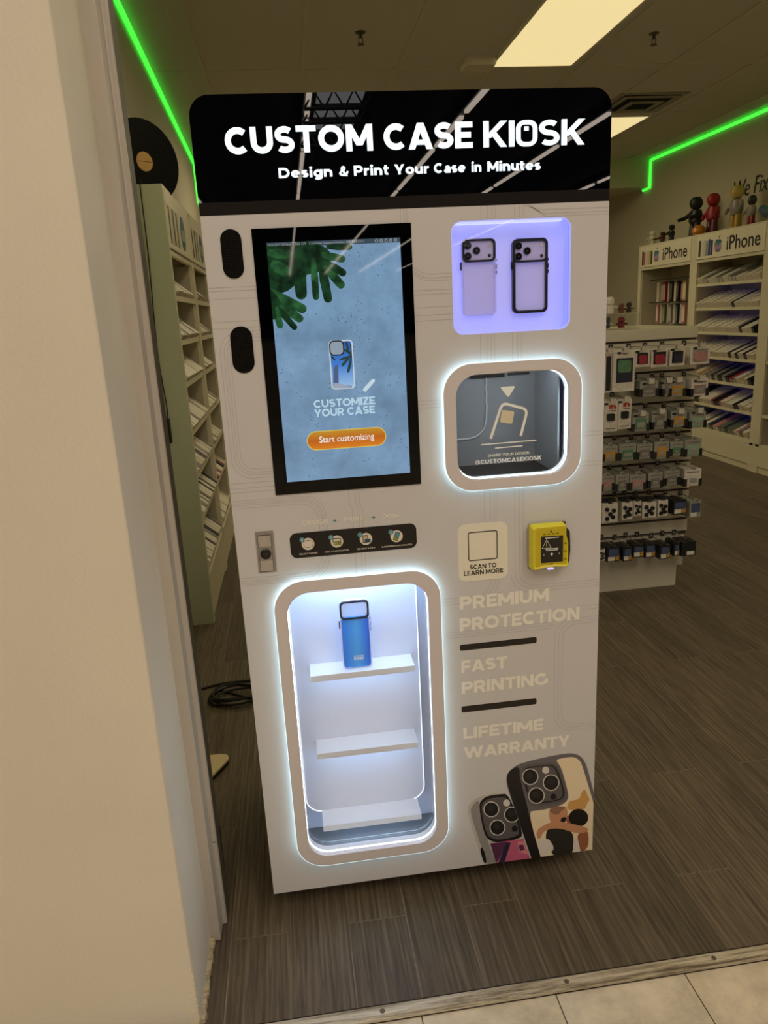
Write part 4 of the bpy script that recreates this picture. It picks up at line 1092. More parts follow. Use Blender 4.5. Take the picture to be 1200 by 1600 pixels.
# --- black strip with four numbered steps
st = MB()
st.poly([rrect(-0.3235, -0.0182, 1.0192, 1.0815, 0.016)], -0.0009, 0.001, BLACK)
ICW = mat('icon_cream', (232, 222, 206), 0.5)
ICB = mat('icon_blue', (92, 150, 170), 0.5)
ICG = mat('icon_olive', (150, 156, 62), 0.5)
ICN = mat('icon_navy', (44, 78, 112), 0.5)
for i, x in enumerate((-0.2810, -0.2118, -0.1418, -0.0672)):
    st.disc((x, 1.0525), 0.0152, -0.0014, 0, ICW)
    st.disc((x - .0135, 1.0640), 0.0062, -0.0018, 0, ICB)
    thin_text(st, str(i + 1), x - .0150, x - .0120, 1.0608, 1.0672, -0.0020, ICW)
    if i == 0:
        for dx, s in ((-.006, .8), (.006, .8), (0, 1)):
            st.poly([rrect(x + dx - .0045, x + dx + .0045, 1.0525 - .0095 * s, 1.0525 + .0095 * s, .0015, 3)], -0.0016 - .0001 * s, 0, mat('icon_line', (70, 66, 60), 0.5))
            st.poly([rrect(x + dx - .0036, x + dx + .0036, 1.0525 - .0084 * s, 1.0525 + .0084 * s, .0012, 3)], -0.0017 - .0001 * s, 0, ICW)
    if i == 1:
        st.poly([[(x - .010, 1.046), (x + .010, 1.049), (x + .010, 1.042), (x - .008, 1.043)]], -0.0016, 0, ICG)
        st.poly([rrect(x - .010, x + .010, 1.048, 1.061, .002, 3), rrect(x - .0085, x + .0085, 1.0495, 1.0595, .0015, 3)[::-1]], -0.0018, 0, BLACK)
        st.poly([[(x - .008, 1.050), (x - .003, 1.055), (x, 1.052), (x + .004, 1.056), (x + .008, 1.050)]], -0.0018, 0, ICG)
    if i == 2:
        st.poly([[(x - .008, 1.043), (x + .005, 1.043), (x + .005, 1.062), (x - .008, 1.062)]], -0.0016, 0, BLACK)
        st.poly([[(x - .0065, 1.045), (x + .0035, 1.045), (x + .0035, 1.060), (x - .0065, 1.060)]], -0.0017, 0, mat('icon_tan', (206, 190, 140), 0.5))
        st.poly([rrect(x - .003, x + .011, 1.0435, 1.0525, .001, 3)], -0.0019, 0, ICN)
    if i == 3:
        c, s = math.cos(-.35), math.sin(-.35)
        R2 = lambda a, b: (x + a * c - b * s, 1.0525 + a * s + b * c)
        st.poly([[R2(-.006, -.011), R2(.006, -.011), R2(.006, .011), R2(-.006, .011)]], -0.0016, 0, BLACK)
        st.poly([[R2(-.0048, -.003), R2(.0048, -.003), R2(.0048, .0098), R2(-.0048, .0098)]], -0.0018, 0, ICB)
        st.poly([[R2(-.0048, -.0098), R2(.0048, -.0098), R2(.0048, -.004), R2(-.0048, -.004)]], -0.0018, 0, ICG)
for txt, a, b in (('SELECT PHONE', -0.3040, -0.2600), ('ADD YOUR PHOTOS', -0.2425, -0.1850), ('REVIEW & PAY', -0.1640, -0.1205), ('CASE PRINTS IN MINUTES', -0.1045, -0.0300)):
    letter(st, txt, a, b, 1.0268, 1.0305, -0.0014, 0, ICW, t=0.16, sp=0.18)
st.build('steps_strip', K, smooth=False)

# --- slogans and bars
for txt, a, b, c, d in (('PREMIUM', 0.0845, 0.3168, 0.8448, 0.8795), ('PROTECTION', 0.0832, 0.3982, 0.7858, 0.8205), ('FAST', 0.0842, 0.2050, 0.6700, 0.7030),
                        ('PRINTING', 0.0838, 0.3153, 0.6092, 0.6430), ('LIFETIME', 0.0850, 0.3037, 0.4758, 0.5095), ('WARRANTY', 0.0850, 0.3776, 0.4170, 0.4505)):
    sl = MB()
    letter(sl, txt, a, b, c, d, -0.0007, 0.0002, LETTER_W, t=0.235, sp=0.07)
    sl.build('slogan_lettering', K, smooth=False)
for a, b in ((0.7320, 0.7484), (0.5552, 0.5728)):
    MB().poly([rrect(0.0818, 0.2845, a, b, 0.005, 5)], -0.0008, 0.001, mat('bar_dark', (30, 24, 21), 0.45)).build('divider_bar', K, smooth=False)

# --- scan sticker (the code itself is left out)
sk = MB()
STK = mat('sticker_cream', (242, 236, 216), 0.45)
sk.poly([rrect(0.0838, 0.2092, 0.9185, 1.0665, 0.019)], -0.0008, 0.001, STK)
sk.poly([rrect(0.1088, 0.1836, 0.9714, 1.0460, 0.006), rrect(0.1112, 0.1812, 0.9738, 1.0436, 0.004)[::-1]], -0.0012, 0, BLACK)
letter(sk, 'SCAN TO', 0.1120, 0.1795, 0.9495, 0.9615, -0.0012, 0, BLACK, t=0.2, sp=0.09)
letter(sk, 'LEARN MORE', 0.0970, 0.1970, 0.9342, 0.9462, -0.0012, 0, BLACK, t=0.2, sp=0.09)
sk.build('scan_sticker', K, smooth=False)

# --- fine printed lines
ln = MB()
PW = 0.0016


def line(pts, w=PW):
    for q in ribbon(pts, w):
        ln.add([(x, -0.0003, z) for x, z in q], [(0, 1, 2, 3)], VINYL_LINE)


def flush():
    global ln
    if ln.v:
        ln.build('printed_lines', K, smooth=False)
    ln = MB()


flush()
for z in (1.6455, 1.638, 1.6215, 1.5735, 1.560):
    line([(-0.449, z), (-0.347, z)])
flush()
for d in (0, 0.008, 0.014, 0.021):
    r = 0.045 - d * 0.6
    x, zt, zb = -0.4385 + d, 1.552 - d, 1.222 + d
    line([(-0.347, zt)] + arc(x + r, zt - r, r, r, 90, 180, 10) + arc(x + r, zb + r, r, r, 180, 270, 10) + [(-0.347, zb)])
flush()
for z in (1.212, 1.200, 1.190):
    line([(-0.449, z), (-0.345, z)])
flush()
for d in (0, 0.006, 0.011, 0.018):
    x, zt, zb = -0.232 - d, 1.170 - d, 0.962 + d
    r = 0.055 - d * .6
    line([(-0.449, zt)] + arc(x - r, zt - r, r, r, 90, 0, 12) + arc(x - r, zb + r, r, r, 0, -90, 12) + [(-0.449, zb)])
flush()
for x in (-0.176, -0.161, -0.152):
    line([(x, 1.177), (x, 1.140), (x + .006, 1.130), (x + .006, 0.968)])
flush()
for x in (-0.024, -0.016, -0.010):
    line([(x, 1.7905), (x, 1.7620)])
flush()
for x in (0.155, 0.170, 0.180, 0.188, 0.231, 0.243, 0.252):
    line([(x, 1.7905), (x, 1.7640)])
    line([(x - .006, 1.516), (x - .006, 1.455)])
    line([(x - .003, 1.151), (x - .003, 0.93 if x < 0.2 else 0.925)])
flush()
for d in (0, 0.008, 0.014):
    line([(0.252 + d, 1.7905), (0.268 + d, 1.7840 - d * .5), (0.290 + d, 1.7780 - d), (0.4495, 1.7780 - d)])
    line([(0.0, 1.668 - d), (0.020, 1.656 - d), (0.035, 1.653 - d), (0.0865, 1.653 - d)])
flush()
for z in (1.619, 1.610, 1.582, 1.565, 1.553):
    line([(0.0, z), (0.0865, z)])
flush()
for z in (1.373, 1.365, 1.357):
    line([(0.0, z), (0.056, z)])
flush()
for z in (1.273, 1.264, 1.200, 1.190):
    line([(0.389, z), (0.4495, z)])
flush()
for d in (0, 0.008, 0.016):
    line(arc(0.270 + d, 0.925, 0.052 - d * .4, 0.050 - d, 180, 270, 10) + [(0.4495, 0.875 + d)])
    line(arc(0.128 + d * .6, 0.925, 0.04 + d * .6, 0.048 + d, 0, -90, 10) + [(0.042, 0.877 - d)])
    line([(0.042, 0.785 - d), (0.33, 0.785 - d)])
    x, zt, zb, r = 0.333 + d * 1.3, 0.790 - d, 0.465 + d, 0.05 - d * .6
    line([(0.4495, zt)] + arc(x + r, zt - r, r, r, 90, 180, 10) + arc(x + r, zb + r, r, r, 180, 270, 10) + [(0.4495, zb)])
flush()
for z in (0.822, 0.812):
    line([(0.405, z), (0.4495, z)])
flush()

# --- big printed picture of two phone cases at the lower right corner
PA = {'clear': (196, 190, 182), 'cleardk': (150, 146, 144), 'black': (18, 16, 17), 'bump': (92, 88, 90), 'bumpdk': (104, 100, 102), 'silver': (216, 210, 204), 'lens': (40, 38, 42),
      'flash': (222, 214, 206), 'pink': (196, 96, 128), 'plum': (86, 44, 78), 'navy': (34, 36, 66), 'rose': (222, 140, 150), 'phone': (110, 106, 110), 'phoneblk': (26, 22, 24),
      'cream': (244, 226, 192), 'leaf': (214, 164, 92), 'skin': (206, 150, 112), 'hairlt': (150, 112, 84), 'hair': (20, 15, 14), 'vest': (40, 38, 34), 'skindk': (158, 98, 66), 'dress': (228, 220, 210)}
pa = MB()


def soften(p, k):
    """round off a traced outline, keeping it square where the panel's edge cuts it"""
    if k in ('pink', 'plum', 'navy', 'rose'):
        return p
    for _ in range(2):
        out = []
        n = len(p)
        for i in range(n):
            a, b = p[i], p[(i + 1) % n]
            ka, kb = (a[0] > 0.4485 or a[1] < 0.0745), (b[0] > 0.4485 or b[1] < 0.0745)
            out.append(a if ka else (a[0] * .75 + b[0] * .25, a[1] * .75 + b[1] * .25))
            if not kb:
                out.append((a[0] * .25 + b[0] * .75, a[1] * .25 + b[1] * .75))
        p = out
    return p


for i, (k, p) in enumerate(PRINT_ART):
    p = soften(p, k)
    pa.poly([p], -0.0004 - 0.00003 * i, 0.0, mat('print_' + k, PA[k], 0.42), back=False)
pa.build('phone_case_picture', K, smooth=False)


# --- glowing ring frames
def ring_frame(name, out, inn, r, label):
    o = rrect(out[0], out[1], out[2], out[3], r, 12)
    i = rrect(inn[0], inn[1], inn[2], inn[3], r - 0.018, 12)
    f = MB().poly([o, i[::-1]], -0.020, -0.0085, RING).build(name, K, smooth=True, bevel=0.0012)
    # light guide just behind the ring: faces the panel, shows as a bright line round the edge
    e = 0.0012
    oo = rrect(out[0] - e, out[1] + e, out[2] - e, out[3] + e, r + e, 12)
    MB().poly([oo, o[::-1]], -0.0195, -0.0105, glow('led_edge', (0.62, 0.90, 1.0), 1.1)).build('edge_light', f, smooth=False)
    ii = rrect(out[0] + .004, out[1] - .004, out[2] + .004, out[3] - .004, r - .004, 12)
    s = MB().poly([oo, ii[::-1]], -0.0105, -0.0065, LED_HALO).build('halo_light', f, smooth=False)
    # standing rim that carries the ring on the panel
    a = rrect(inn[0] - .006, inn[1] + .006, inn[2] - .006, inn[3] + .006, r - .012, 12)
    MB().poly([a, i[::-1]], -0.0085, 0.0, RING).build('rim', f, smooth=False)
    # inner light strip round the opening
    q0 = rrect(inn[0] - .0005, inn[1] + .0005, inn[2] - .0005, inn[3] + .0005, r - .0175, 12)
    q1 = rrect(inn[0] + .0006, inn[1] - .0006, inn[2] + .0006, inn[3] - .0006, r - .0186, 12)
    MB().poly([q0, q1[::-1]], -0.004, 0.012, LED_IN).build('inner_light', f, smooth=False)
    return f


ring_frame('pickup_frame', (0.0550, 0.3860, 1.1545, 1.4530), (0.0840, 0.3570, 1.1800, 1.4275), 0.068, None)
ring_frame('display_frame', (-0.3745, 0.0325, 0.1570, 0.9665), (-0.3445, 0.0012, 0.1865, 0.9360), 0.074, None)

# --- display niche with three shelves
NICHE = mat('niche_white', (232, 234, 240), 0.45)
nb = MB()
nb.box(-0.375, 0.03, 0.16, 0.165, 0.14, 0.98, NICHE)
nb.box(-0.380, -0.375, 0.018, 0.165, 0.14, 0.98, NICHE)
nb.box(0.030, 0.035, 0.018, 0.165, 0.14, 0.98, NICHE)
nb.box(-0.380, 0.035, 0.018, 0.165, 0.975, 0.98, NICHE)
nb.box(-0.380, 0.035, 0.018, 0.165, 0.135, 0.14, mat('niche_floor_grey', (120, 122, 120), 0.12))
nb = nb.build('display_niche', K, smooth=False)
bp = MB()
bp.poly([rrect(-0.3452, -0.0062, 0.222, 0.990, 0.045, 10, (1, 1, 0, 0))], 0.120, 0.128, NICHE)
bp.build('back_plate', nb, smooth=False)
br = MB()
edge = rrect(-0.3445, -0.0069, 0.2227, 0.985, 0.0445, 10, (1, 1, 0, 0))
path = [p for p in edge if p[1] < 0.98]
path = sorted([p for p in path if p[0] < -0.175], key=lambda p: -p[1]) + sorted([p for p in path if p[0] >= -0.175], key=lambda p: p[1])
path = [(-0.3445, 0.98)] + path + [(-0.0069, 0.98)]
for q in ribbon(path, 0.0022):
    br.poly([q], 0.1185, 0.1205, glow('plate_edge_light', (0.9, 0.96, 1.0), 1.0))
br.build('plate_edge_light', nb, smooth=False)
SHF = mat('shelf_white', (236, 234, 230), 0.4)
for z in (0.6795, 0.4515, 0.2255):
    MB().box(-0.3030, -0.0285, 0.050, 0.120, z - 0.018, z, SHF).build('shelf', nb, bevel=0.0012)
    MB().box(-0.290, -0.042, 0.058, 0.076, z - 0.0215, z - 0.0182, glow('shelf_light_glow', (0.44, 0.64, 1.0), 10.0)).build('shelf_light', nb, smooth=False)
MB().box(-0.30, -0.04, 0.030, 0.150, 0.962, 0.972, glow('niche_top_light', (0.44, 0.64, 1.0), 11.0)).build('top_light', nb, smooth=False)
MB().poly([hole_niche], 0.013, 0.016, glass('window_glass', (1, 1, 1), 0.3)).build('display_window', K, smooth=False)

# --- pick-up bay
BAYG = mat('bay_grey', (178, 180, 183), 0.35)
BAYF = mat('bay_floor_black', (16, 16, 17), 0.4)
pb = MB()
pb.box(0.062, 0.372, 0.20, 0.205, 1.16, 1.455, BAYG)
pb.box(0.062, 0.067, 0.018, 0.20, 1.16, 1.455, BAYG)
pb.box(0.346, 0.351, 0.030, 0.20, 1.16, 1.455, BAYG)
pb.box(0.062, 0.372, 0.018, 0.20, 1.450, 1.455, BAYG)
pb.box(0.062, 0.372, 0.018, 0.20, 1.160, 1.170, BAYF)
pb.box(0.170, 0.262, 0.192, 0.2, 1.399, 1.420, BLACK)
pb.box(0.272, 0.330, 0.196, 0.2, 1.401, 1.412, mat('bay_slot_grey', (60, 66, 74), 0.4))
pb = pb.build('pickup_bay', K, smooth=False)
MB().box(0.09, 0.35, 0.030, 0.042, 1.440, 1.449, glow('bay_fill_light', (0.84, 0.92, 1.0), 7.0)).build('top_light', pb, smooth=False)  # hidden glowing strip added to brighten the bay
cb = MB()  # line of reflected light on the bay's back wall, modelled as a white tube
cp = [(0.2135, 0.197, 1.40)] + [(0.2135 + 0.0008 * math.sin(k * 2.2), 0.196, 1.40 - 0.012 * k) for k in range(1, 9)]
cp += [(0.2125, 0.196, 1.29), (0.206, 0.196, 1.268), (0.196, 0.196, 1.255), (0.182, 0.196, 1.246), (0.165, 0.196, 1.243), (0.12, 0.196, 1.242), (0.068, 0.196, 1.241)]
cb.tube(cp, 0.0023, mat('bay_reflection_white', (252, 252, 252), 0.3))
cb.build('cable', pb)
pd = MB().poly([hole_bay], 0.006, 0.009, glass('door_glass', (0.90, 0.92, 0.93), 0.5)).build('pickup_door', K, smooth=False)
pr = MB()
DPR = mat('door_print_cream', (248, 246, 234), 0.5)


def soft_poly(pts, r, n=5):
    out = []
    m = len(pts)
    for i in range(m):
        p, a, b = Vector(pts[i]), Vector(pts[i - 1]), Vector(pts[(i + 1) % m])
        u, v = (a - p).normalized() * r, (b - p).normalized() * r
        for k in range(n + 1):
            s = k / n
            out.append(tuple((1 - s) ** 2 * (p + u) + 2 * s * (1 - s) * p + s * s * (p + v)))
    return out


pr.poly([soft_poly([(0.1955, 1.3935), (0.2335, 1.3935), (0.2155, 1.3670)], 0.006)], 0.0052, 0.0058, DPR)
ph = [(0.1715, 1.2725)] + soft_poly([(0.1715, 1.2725), (0.2010, 1.3560), (0.2625, 1.3360), (0.2455, 1.2745)], 0.014)[6:-6] + [(0.2455, 1.2745)]
for q in ribbon(ph, 0.0062):
    pr.poly([q], 0.0052, 0.0058, DPR)
pr.poly([soft_poly([(0.1945, 1.3100), (0.2005, 1.3395), (0.2305, 1.3335), (0.2245, 1.3045)], 0.005)], 0.0052, 0.0058, mat('door_print_tan', (226, 212, 178), 0.5))
for a, b, z in ((0.1475, 0.2845, 1.2585), (0.1820, 0.2500, 1.2475)):
    pr.poly([[(a, z), (b, z + .001), (b, z + .0035), (a, z + .0025)]], 0.0052, 0.0058, DPR)
letter(pr, 'SHARE YOUR DESIGN', 0.1640, 0.2670, 1.2285, 1.2350, 0.0052, 0.0058, DPR, t=0.15, sp=0.16)
letter(pr, '@CUSTOMCASEKIOSK', 0.1330, 0.2970, 1.2125, 1.2225, 0.0052, 0.0058, mat('door_print_white', (252, 252, 248), 0.5), t=0.19, sp=0.12)
pr.build('door_print', pd, smooth=False)

# --- violet lit showcase
VIO = glow('showcase_backlight', (0.235, 0.262, 0.93), 0.70)
VIS = mat('showcase_violet_side', (150, 156, 250), 0.3, emit=(0.26, 0.29, 0.95), es=0.72)
sh = MB()
sh.box(0.0868, 0.3630, 0.048, 0.052, 1.5172, 1.7615, VIO)
so = rrect(0.0848, 0.3650, 1.5152, 1.7635, 0.026)
si = rrect(0.0868, 0.3630, 1.5172, 1.7615, 0.024)
sh.poly([so, si[::-1]], 0.018, 0.048, VIS)
sh = sh.build('showcase_box', K, smooth=False)
MB().poly([rrect(0.0870, 0.3628, 1.5174, 1.7613, 0.0238), rrect(0.0888, 0.3610, 1.5192, 1.7595, 0.022)[::-1]], 0.0005, 0.0105, mat('showcase_lip', (190, 196, 255), 0.2, emit=(0.40, 0.44, 1.0), es=0.45)).build('acrylic_lip', sh, smooth=False)
MB().box(0.10, 0.35, 0.024, 0.046, 1.7570, 1.7605, glow('showcase_top_light', (0.55, 0.6, 1.0), 0.9)).build('top_light', sh, smooth=False)
MB().poly([rrect(0.0872, 0.3626, 1.5176, 1.7611, 0.0236)], 0.0018, 0.0048, glass('window_glass', (1, 1, 1), 0.3)).build('showcase_window', K, smooth=False)

# --- payment terminal
PT = MB()
YEL = mat('terminal_yellow', (238, 222, 40), 0.35)
YEL2 = mat('terminal_yellow_face', (206, 186, 30), 0.45)
TB = mat('terminal_black', (12, 12, 13), 0.35)
pt = MB().poly([[(0.2629, 0.9375), (0.3569, 0.9375), (0.3569, 1.0535), (0.2629, 1.0535)]], -0.006, 0.001, TB).build('payment_terminal', K, bevel=0.002)


def tring(f, y, dz=0.0):
    x0, x1, z0, z1 = 0.2592 + f, 0.3530 - f * .7, 0.9430 + f, 1.0575 - f
    base = [(x0, z0 + .004), (x0 + .004, z0), (0.29, z0 + .004), (0.315, z0 + .0045), (x1 - .004, z0 + .002), (x1, z0 + .005),
            (x1, 1.010), (x1 - .006 + f * .3, 1.030), (x1 - .0065 + f * .3, z1 - .003), (x1 - .010 + f * .3, z1), (x0 + .004, z1), (x0, z1 - .004)]
    return [(x, y, z) for x, z in base]


yb = MB()
yb.loft([tring(0.002, -0.006), tring(0.0, -0.012), tring(0.0, -0.030), tring(0.004, -0.040)], YEL, cap0=False, cap1=False)
yb.loft([tring(0.004, -0.040), tring(0.0085, -0.0375)], YEL, cap1=False)
yb.loft([tring(0.0085, -0.0375), tring(0.0086, -0.0372)], YEL2, cap1=True)
yb.build('yellow_housing', pt, bevel=0.0)
sd = MB()
sd.loft([[(0.3495, -0.004, 0.948), (0.3495, -0.004, 1.046), (0.3620, -0.004, 1.036), (0.3640, -0.004, 0.985), (0.3610, -0.004, 0.950)],
         [(0.3495, -0.026, 0.950), (0.3495, -0.026, 1.044), (0.3600, -0.026, 1.033), (0.3620, -0.026, 0.985), (0.3590, -0.026, 0.953)]], TB, cap0=True)
sd.build('card_reader_side', pt, bevel=0.002)
td = MB()
yy = -0.0382
td.poly([[(0.2822, 0.9625), (0.3378, 0.9620), (0.3378, 1.0290), (0.2822, 1.0305)]], yy, -0.036, mat('terminal_display', (10, 9, 9), 0.08))
TW = mat('terminal_white', (226, 226, 220), 0.5)
for a, b, z, hgt in ((0.293, 0.327, 1.0245, .0022), (0.2935, 0.3255, 0.9965, .0020), (0.2945, 0.3245, 0.9930, .0020)):
    td.poly([[(a, z), (b, z), (b, z + hgt), (a, z + hgt)]], yy - .0003, yy, TW)
for q in ribbon([(0.2845, 1.0000), (0.2960, 1.0215), (0.3075, 1.0000)], 0.0010, True):
    td.poly([q], yy - .0003, yy, TW)
td.poly([[(0.2955, 1.0030), (0.2967, 1.0030), (0.2969, 1.0150), (0.2953, 1.0150)]], yy - .0003, yy, mat('terminal_mark_yellow', (236, 226, 90), 0.5))
td.disc((0.3090, 0.9835), 0.0034, yy - .0003, yy, TW, n=12)
for x in (0.2895, 0.3290):
    td.poly([[(x - .0012, 0.9815), (x + .0014, 0.9835), (x - .0012, 0.9860)]], yy - .0003, yy, TW)
td.build('display', pt, smooth=False)
tk = MB()
TK = mat('terminal_marks', (60, 54, 10), 0.5)
tk.disc((0.3075, 1.0415), 0.0024, -0.0379, -0.036, TK, n=12)
for x in (0.291, 0.3015, 0.313, 0.324):
    tk.poly([rrect(x - .003, x + .003, 1.0345, 1.0365, .0009, 3)], -0.0378, -0.036, TK)
for z in (1.008, 0.988, 0.968):
    tk.poly([rrect(0.3412, 0.3472, z - .002, z + .002, .0008, 3), rrect(0.3422, 0.3462, z - .0012, z + .0012, .0006, 3)[::-1]], -0.0378, -0.036, TK)
tk.poly([rrect(0.304, 0.314, 0.9570, 0.9588, .0008, 3)], -0.0378, -0.036, TK)
tk.build('keypad_marks', pt, smooth=False)
MB().poly([rrect(0.2985, 0.3145, 0.9440, 0.9480, 0.0018, 4)], -0.0405, -0.034, glow('terminal_status_light', (0.42, 0.40, 0.95), 0.9)).build('status_light', pt, smooth=False)

# ================================================================== phone cases shown in the kiosk
CLEAR = translucent('clear_case', (236, 236, 250), 0.35)
CASE_BLK = mat('case_black', (26, 26, 34), 0.35)
PHONE_BACK = translucent('phone_back_pale', (244, 238, 246), 0.42)
LENS_G = mat('lens_glass_dark', (16, 16, 20), 0.08)
LENS_R = mat('lens_ring', (70, 70, 78), 0.3, 0.6)


def phone_case(name, label, w, h, loc, style):
    t = thing(name, label, 'phone case', loc, 'sample phone cases shown in the kiosk')
    M = Matrix.Translation(loc)
    r = 0.0125
    o = rrect(-w / 2, w / 2, 0, h, r)
    i = rrect(-w / 2 + .0035, w / 2 - .0035, .0035, h - .0035, r - .003)
    rim_m = CASE_BLK if style == 'black' else CLEAR
    if style == 'black':
        i = rrect(-w / 2 + .0065, w / 2 - .0055, .0065, h - .0055, r - .004)
    MB().poly([o, i[::-1]], 0.0, 0.011, rim_m, M).build('frame', t, bevel=0.0012)
    if style == 'blue':
        zc = h - 0.052
        MB().poly([rrect(-w / 2 + .003, w / 2 - .003, .003, zc + .006, r - .003)], 0.0006, 0.004, gradient('case_blue_gradient', [(50, 140, 248), (86, 184, 255), (40, 110, 245)], -0.03, 0.035, 'X'), M).build('printed_back', t, smooth=False)
        lm = MB()
        WH = mat('case_white_print', (240, 244, 250), 0.4)
        letter(lm, 'CUSTOM CASE', -0.009, 0.017, 0.0335, 0.0362, 0.0002, 0.001, WH, t=.22, sp=.1, M=M)
        letter(lm, 'KIOSK', -0.009, 0.017, 0.0240, 0.0320, 0.0002, 0.001, WH, t=.27, sp=.06, M=M)
        lm.build('lettering', t, smooth=False)
        MB().poly([rrect(-w / 2 + .003, w / 2 - .003, zc, h - .003, r - .003)], 0.003, 0.005, translucent('clear_panel', (214, 222, 240), 0.35), M).build('clear_window', t, smooth=False)
    else:
        MB().poly([rrect(-w / 2 + .003, w / 2 - .003, .003, h - .003, r - .003)], 0.004, 0.009, PHONE_BACK if style == 'black' else translucent('clear_panel_pale', (240, 232, 238), 0.42), M).build('back_panel', t, smooth=False)
    # camera window
    hw = w / 2 - (.0015 if style != 'black' else .001)
    ch = 0.050
    z0, z1 = h - ch - .002, h - .0025
    c = MB().poly([rrect(-hw, hw, z0, z1, 0.0115), rrect(-hw + .0045, hw - .0045, z0 + .0045, z1 - .0045, 0.008)[::-1]], -0.0022, 0.006, CASE_BLK, M).build('camera_surround', t, bevel=0.0008)
    if style != 'blue':
        MB().poly([rrect(-hw + .003, hw - .003, z0 + .003, z1 - .003, 0.009)], 0.0015, 0.005, translucent('camera_plate', (244, 238, 246), 0.42), M).build('camera_plate', c, smooth=False)
        for (x, z) in ((-hw + .0125, z1 - .0135), (-hw + .0125, z0 + .0135), (-hw + .033, (z0 + z1) / 2)):
            lm = MB()
            lm.disc((x, z), 0.0085, -0.0018, 0.004, LENS_R, M)
            lm.disc((x, z), 0.0070, -0.0022, 0.004, LENS_G, M)
            lm.disc((x, z), 0.0028, -0.0024, 0.004, mat('lens_core', (52, 54, 66), 0.1), M, n=12)
            lm.build('camera_lens', c, smooth=False)
        fm = MB()
        fm.disc((hw - .0135, z1 - .013), 0.0038, 0.0008, 0.004, mat('flash_pale', (214, 208, 204), 0.4), M, n=14)
        fm.disc((hw - .0135, z0 + .013), 0.0036, 0.0008, 0.004, LENS_R, M, n=14)
        fm.build('flash', c, smooth=False)
    bm_ = MB()
    for s, zz in ((-1, ((h * .60, h * .70),)), (1, ((h * .70, h * .73), (h * .60, h * .66), (h * .53, h * .58)))):
        for a, b in zz:
            xa, xb = (-w / 2 - .003, -w / 2 + .0005) if s < 0 else (w / 2 - .0005, w / 2 + .0028)
            bm_.box(xa, xb, 0.002, 0.008, a, b, CASE_BLK if (s < 0 or style == 'black') else mat('button_grey', (150, 152, 170), 0.4), M)
    bm_.build('side_buttons', t, bevel=0.0006)
    return t


phone_case('phone_case', 'clear phone case with black camera surround on the left of the violet showcase', 0.0800, 0.1710, (0.1580, 0.0345, 1.5570), 'clear')
phone_case('phone_case', 'black framed phone case on the right of the violet showcase', 0.0835, 0.1650, (0.2790, 0.0345, 1.5575), 'black')
phone_case('phone_case', 'blue printed phone case standing on the top shelf of the glowing display niche', 0.0775, 0.1915, (-0.1770, 0.068, 0.6796), 'blue')

# ================================================================== things on the floor near the jamb
ccol = mat('cord_black', (16, 15, 14), 0.5)
cc = MB()
pts = [(-0.86, 1.30, .006), (-0.79, 1.356, .006), (-0.70, 1.385, .006), (-0.60, 1.385, .006), (-0.50, 1.37, .008), (-0.42, 1.33, .008), (-0.44, 1.24, .008), (-0.52, 1.19, .007)]
for k in range(58):
    a = 2.2 + k * 0.36
    rx = 0.105 + 0.018 * math.sin(k * 0.31)
    ry = 0.072 + 0.012 * math.cos(k * 0.23)
    pts.append((-0.64 + 0.02 * math.sin(k * .11) + rx * math.cos(a), 1.245 + ry * math.sin(a), 0.006 + 0.00045 * k + .002 * math.sin(k)))
pts += [(-0.52, 1.20, .02), (-0.46, 1.22, .012), (-0.40, 1.30, .008), (-0.36, 1.42, .006)]


def smooth_path(p, n=4):
    out = []
    for i in range(len(p) - 1):
        p0, p1, p2, p3 = (Vector(p[max(i - 1, 0)]), Vector(p[i]), Vector(p[i + 1]), Vector(p[min(i + 2, len(p) - 1)]))
        for k in range(n):
            t = k / n
            out.append(0.5 * ((2 * p1) + (p2 - p0) * t + (2 * p0 - 5 * p1 + 4 * p2 - p3) * t * t + (3 * p1 - p0 - 3 * p2 + p3) * t ** 3))
    out.append(Vector(p[-1]))
    return out


cc.tube(smooth_path(pts), 0.0052, ccol, n=7)
tag(cc.build('coiled_cable', origin=(-0.64, 1.25, 0)), 'black power cord loosely coiled on the floor left of the kiosk', 'cord')

bd = MB()
bo = [(-0.90, 0.60), (-0.698, 0.640), (-0.688, 0.648), (-0.634, 0.748), (-0.632, 0.770), (-0.640, 0.786), (-0.660, 0.793), (-0.90, 0.800)]
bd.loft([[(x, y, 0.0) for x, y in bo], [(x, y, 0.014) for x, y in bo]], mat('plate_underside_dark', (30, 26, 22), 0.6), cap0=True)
bd.loft([[(x, y, 0.0142) for x, y in bo], [(x, y, 0.022) for x, y in bo]], mat('cream_plate', (232, 212, 166), 0.5), cap0=True)
tag(bd.build('stand_base', bevel=0.001, origin=(-0.75, 0.7, 0)), 'cream stand base with a rounded corner poking out behind the door jamb', 'stand base')
bk = MB()
bk.loft([[(-0.70, 0.11, 0), (-0.606, 0.11, 0), (-0.604, 0.21, 0), (-0.70, 0.21, 0)], [(-0.70, 0.11, 0.155), (-0.604, 0.11, 0.155), (-0.602, 0.21, 0.155), (-0.70, 0.21, 0.155)]], mat('box_black', (12, 12, 12), 0.6), cap0=True)
tag(bk.build('floor_box', bevel=0.004, origin=(-0.64, 0.16, 0)), 'black box standing on the floor just behind the foot of the door jamb', 'box')

# ================================================================== wall cabinets
CAB = mat('cabinet_cream', (222, 214, 186), 0.45, var=0.02, vs=3)
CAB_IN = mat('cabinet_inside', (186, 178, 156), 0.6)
SIGNW = mat('sign_board_cream', (236, 228, 202), 0.45)
SIGN_EDGE = mat('sign_edge_grey', (150, 144, 124), 0.5)
INK = mat('sign_ink_black', (20, 19, 20), 0.5)


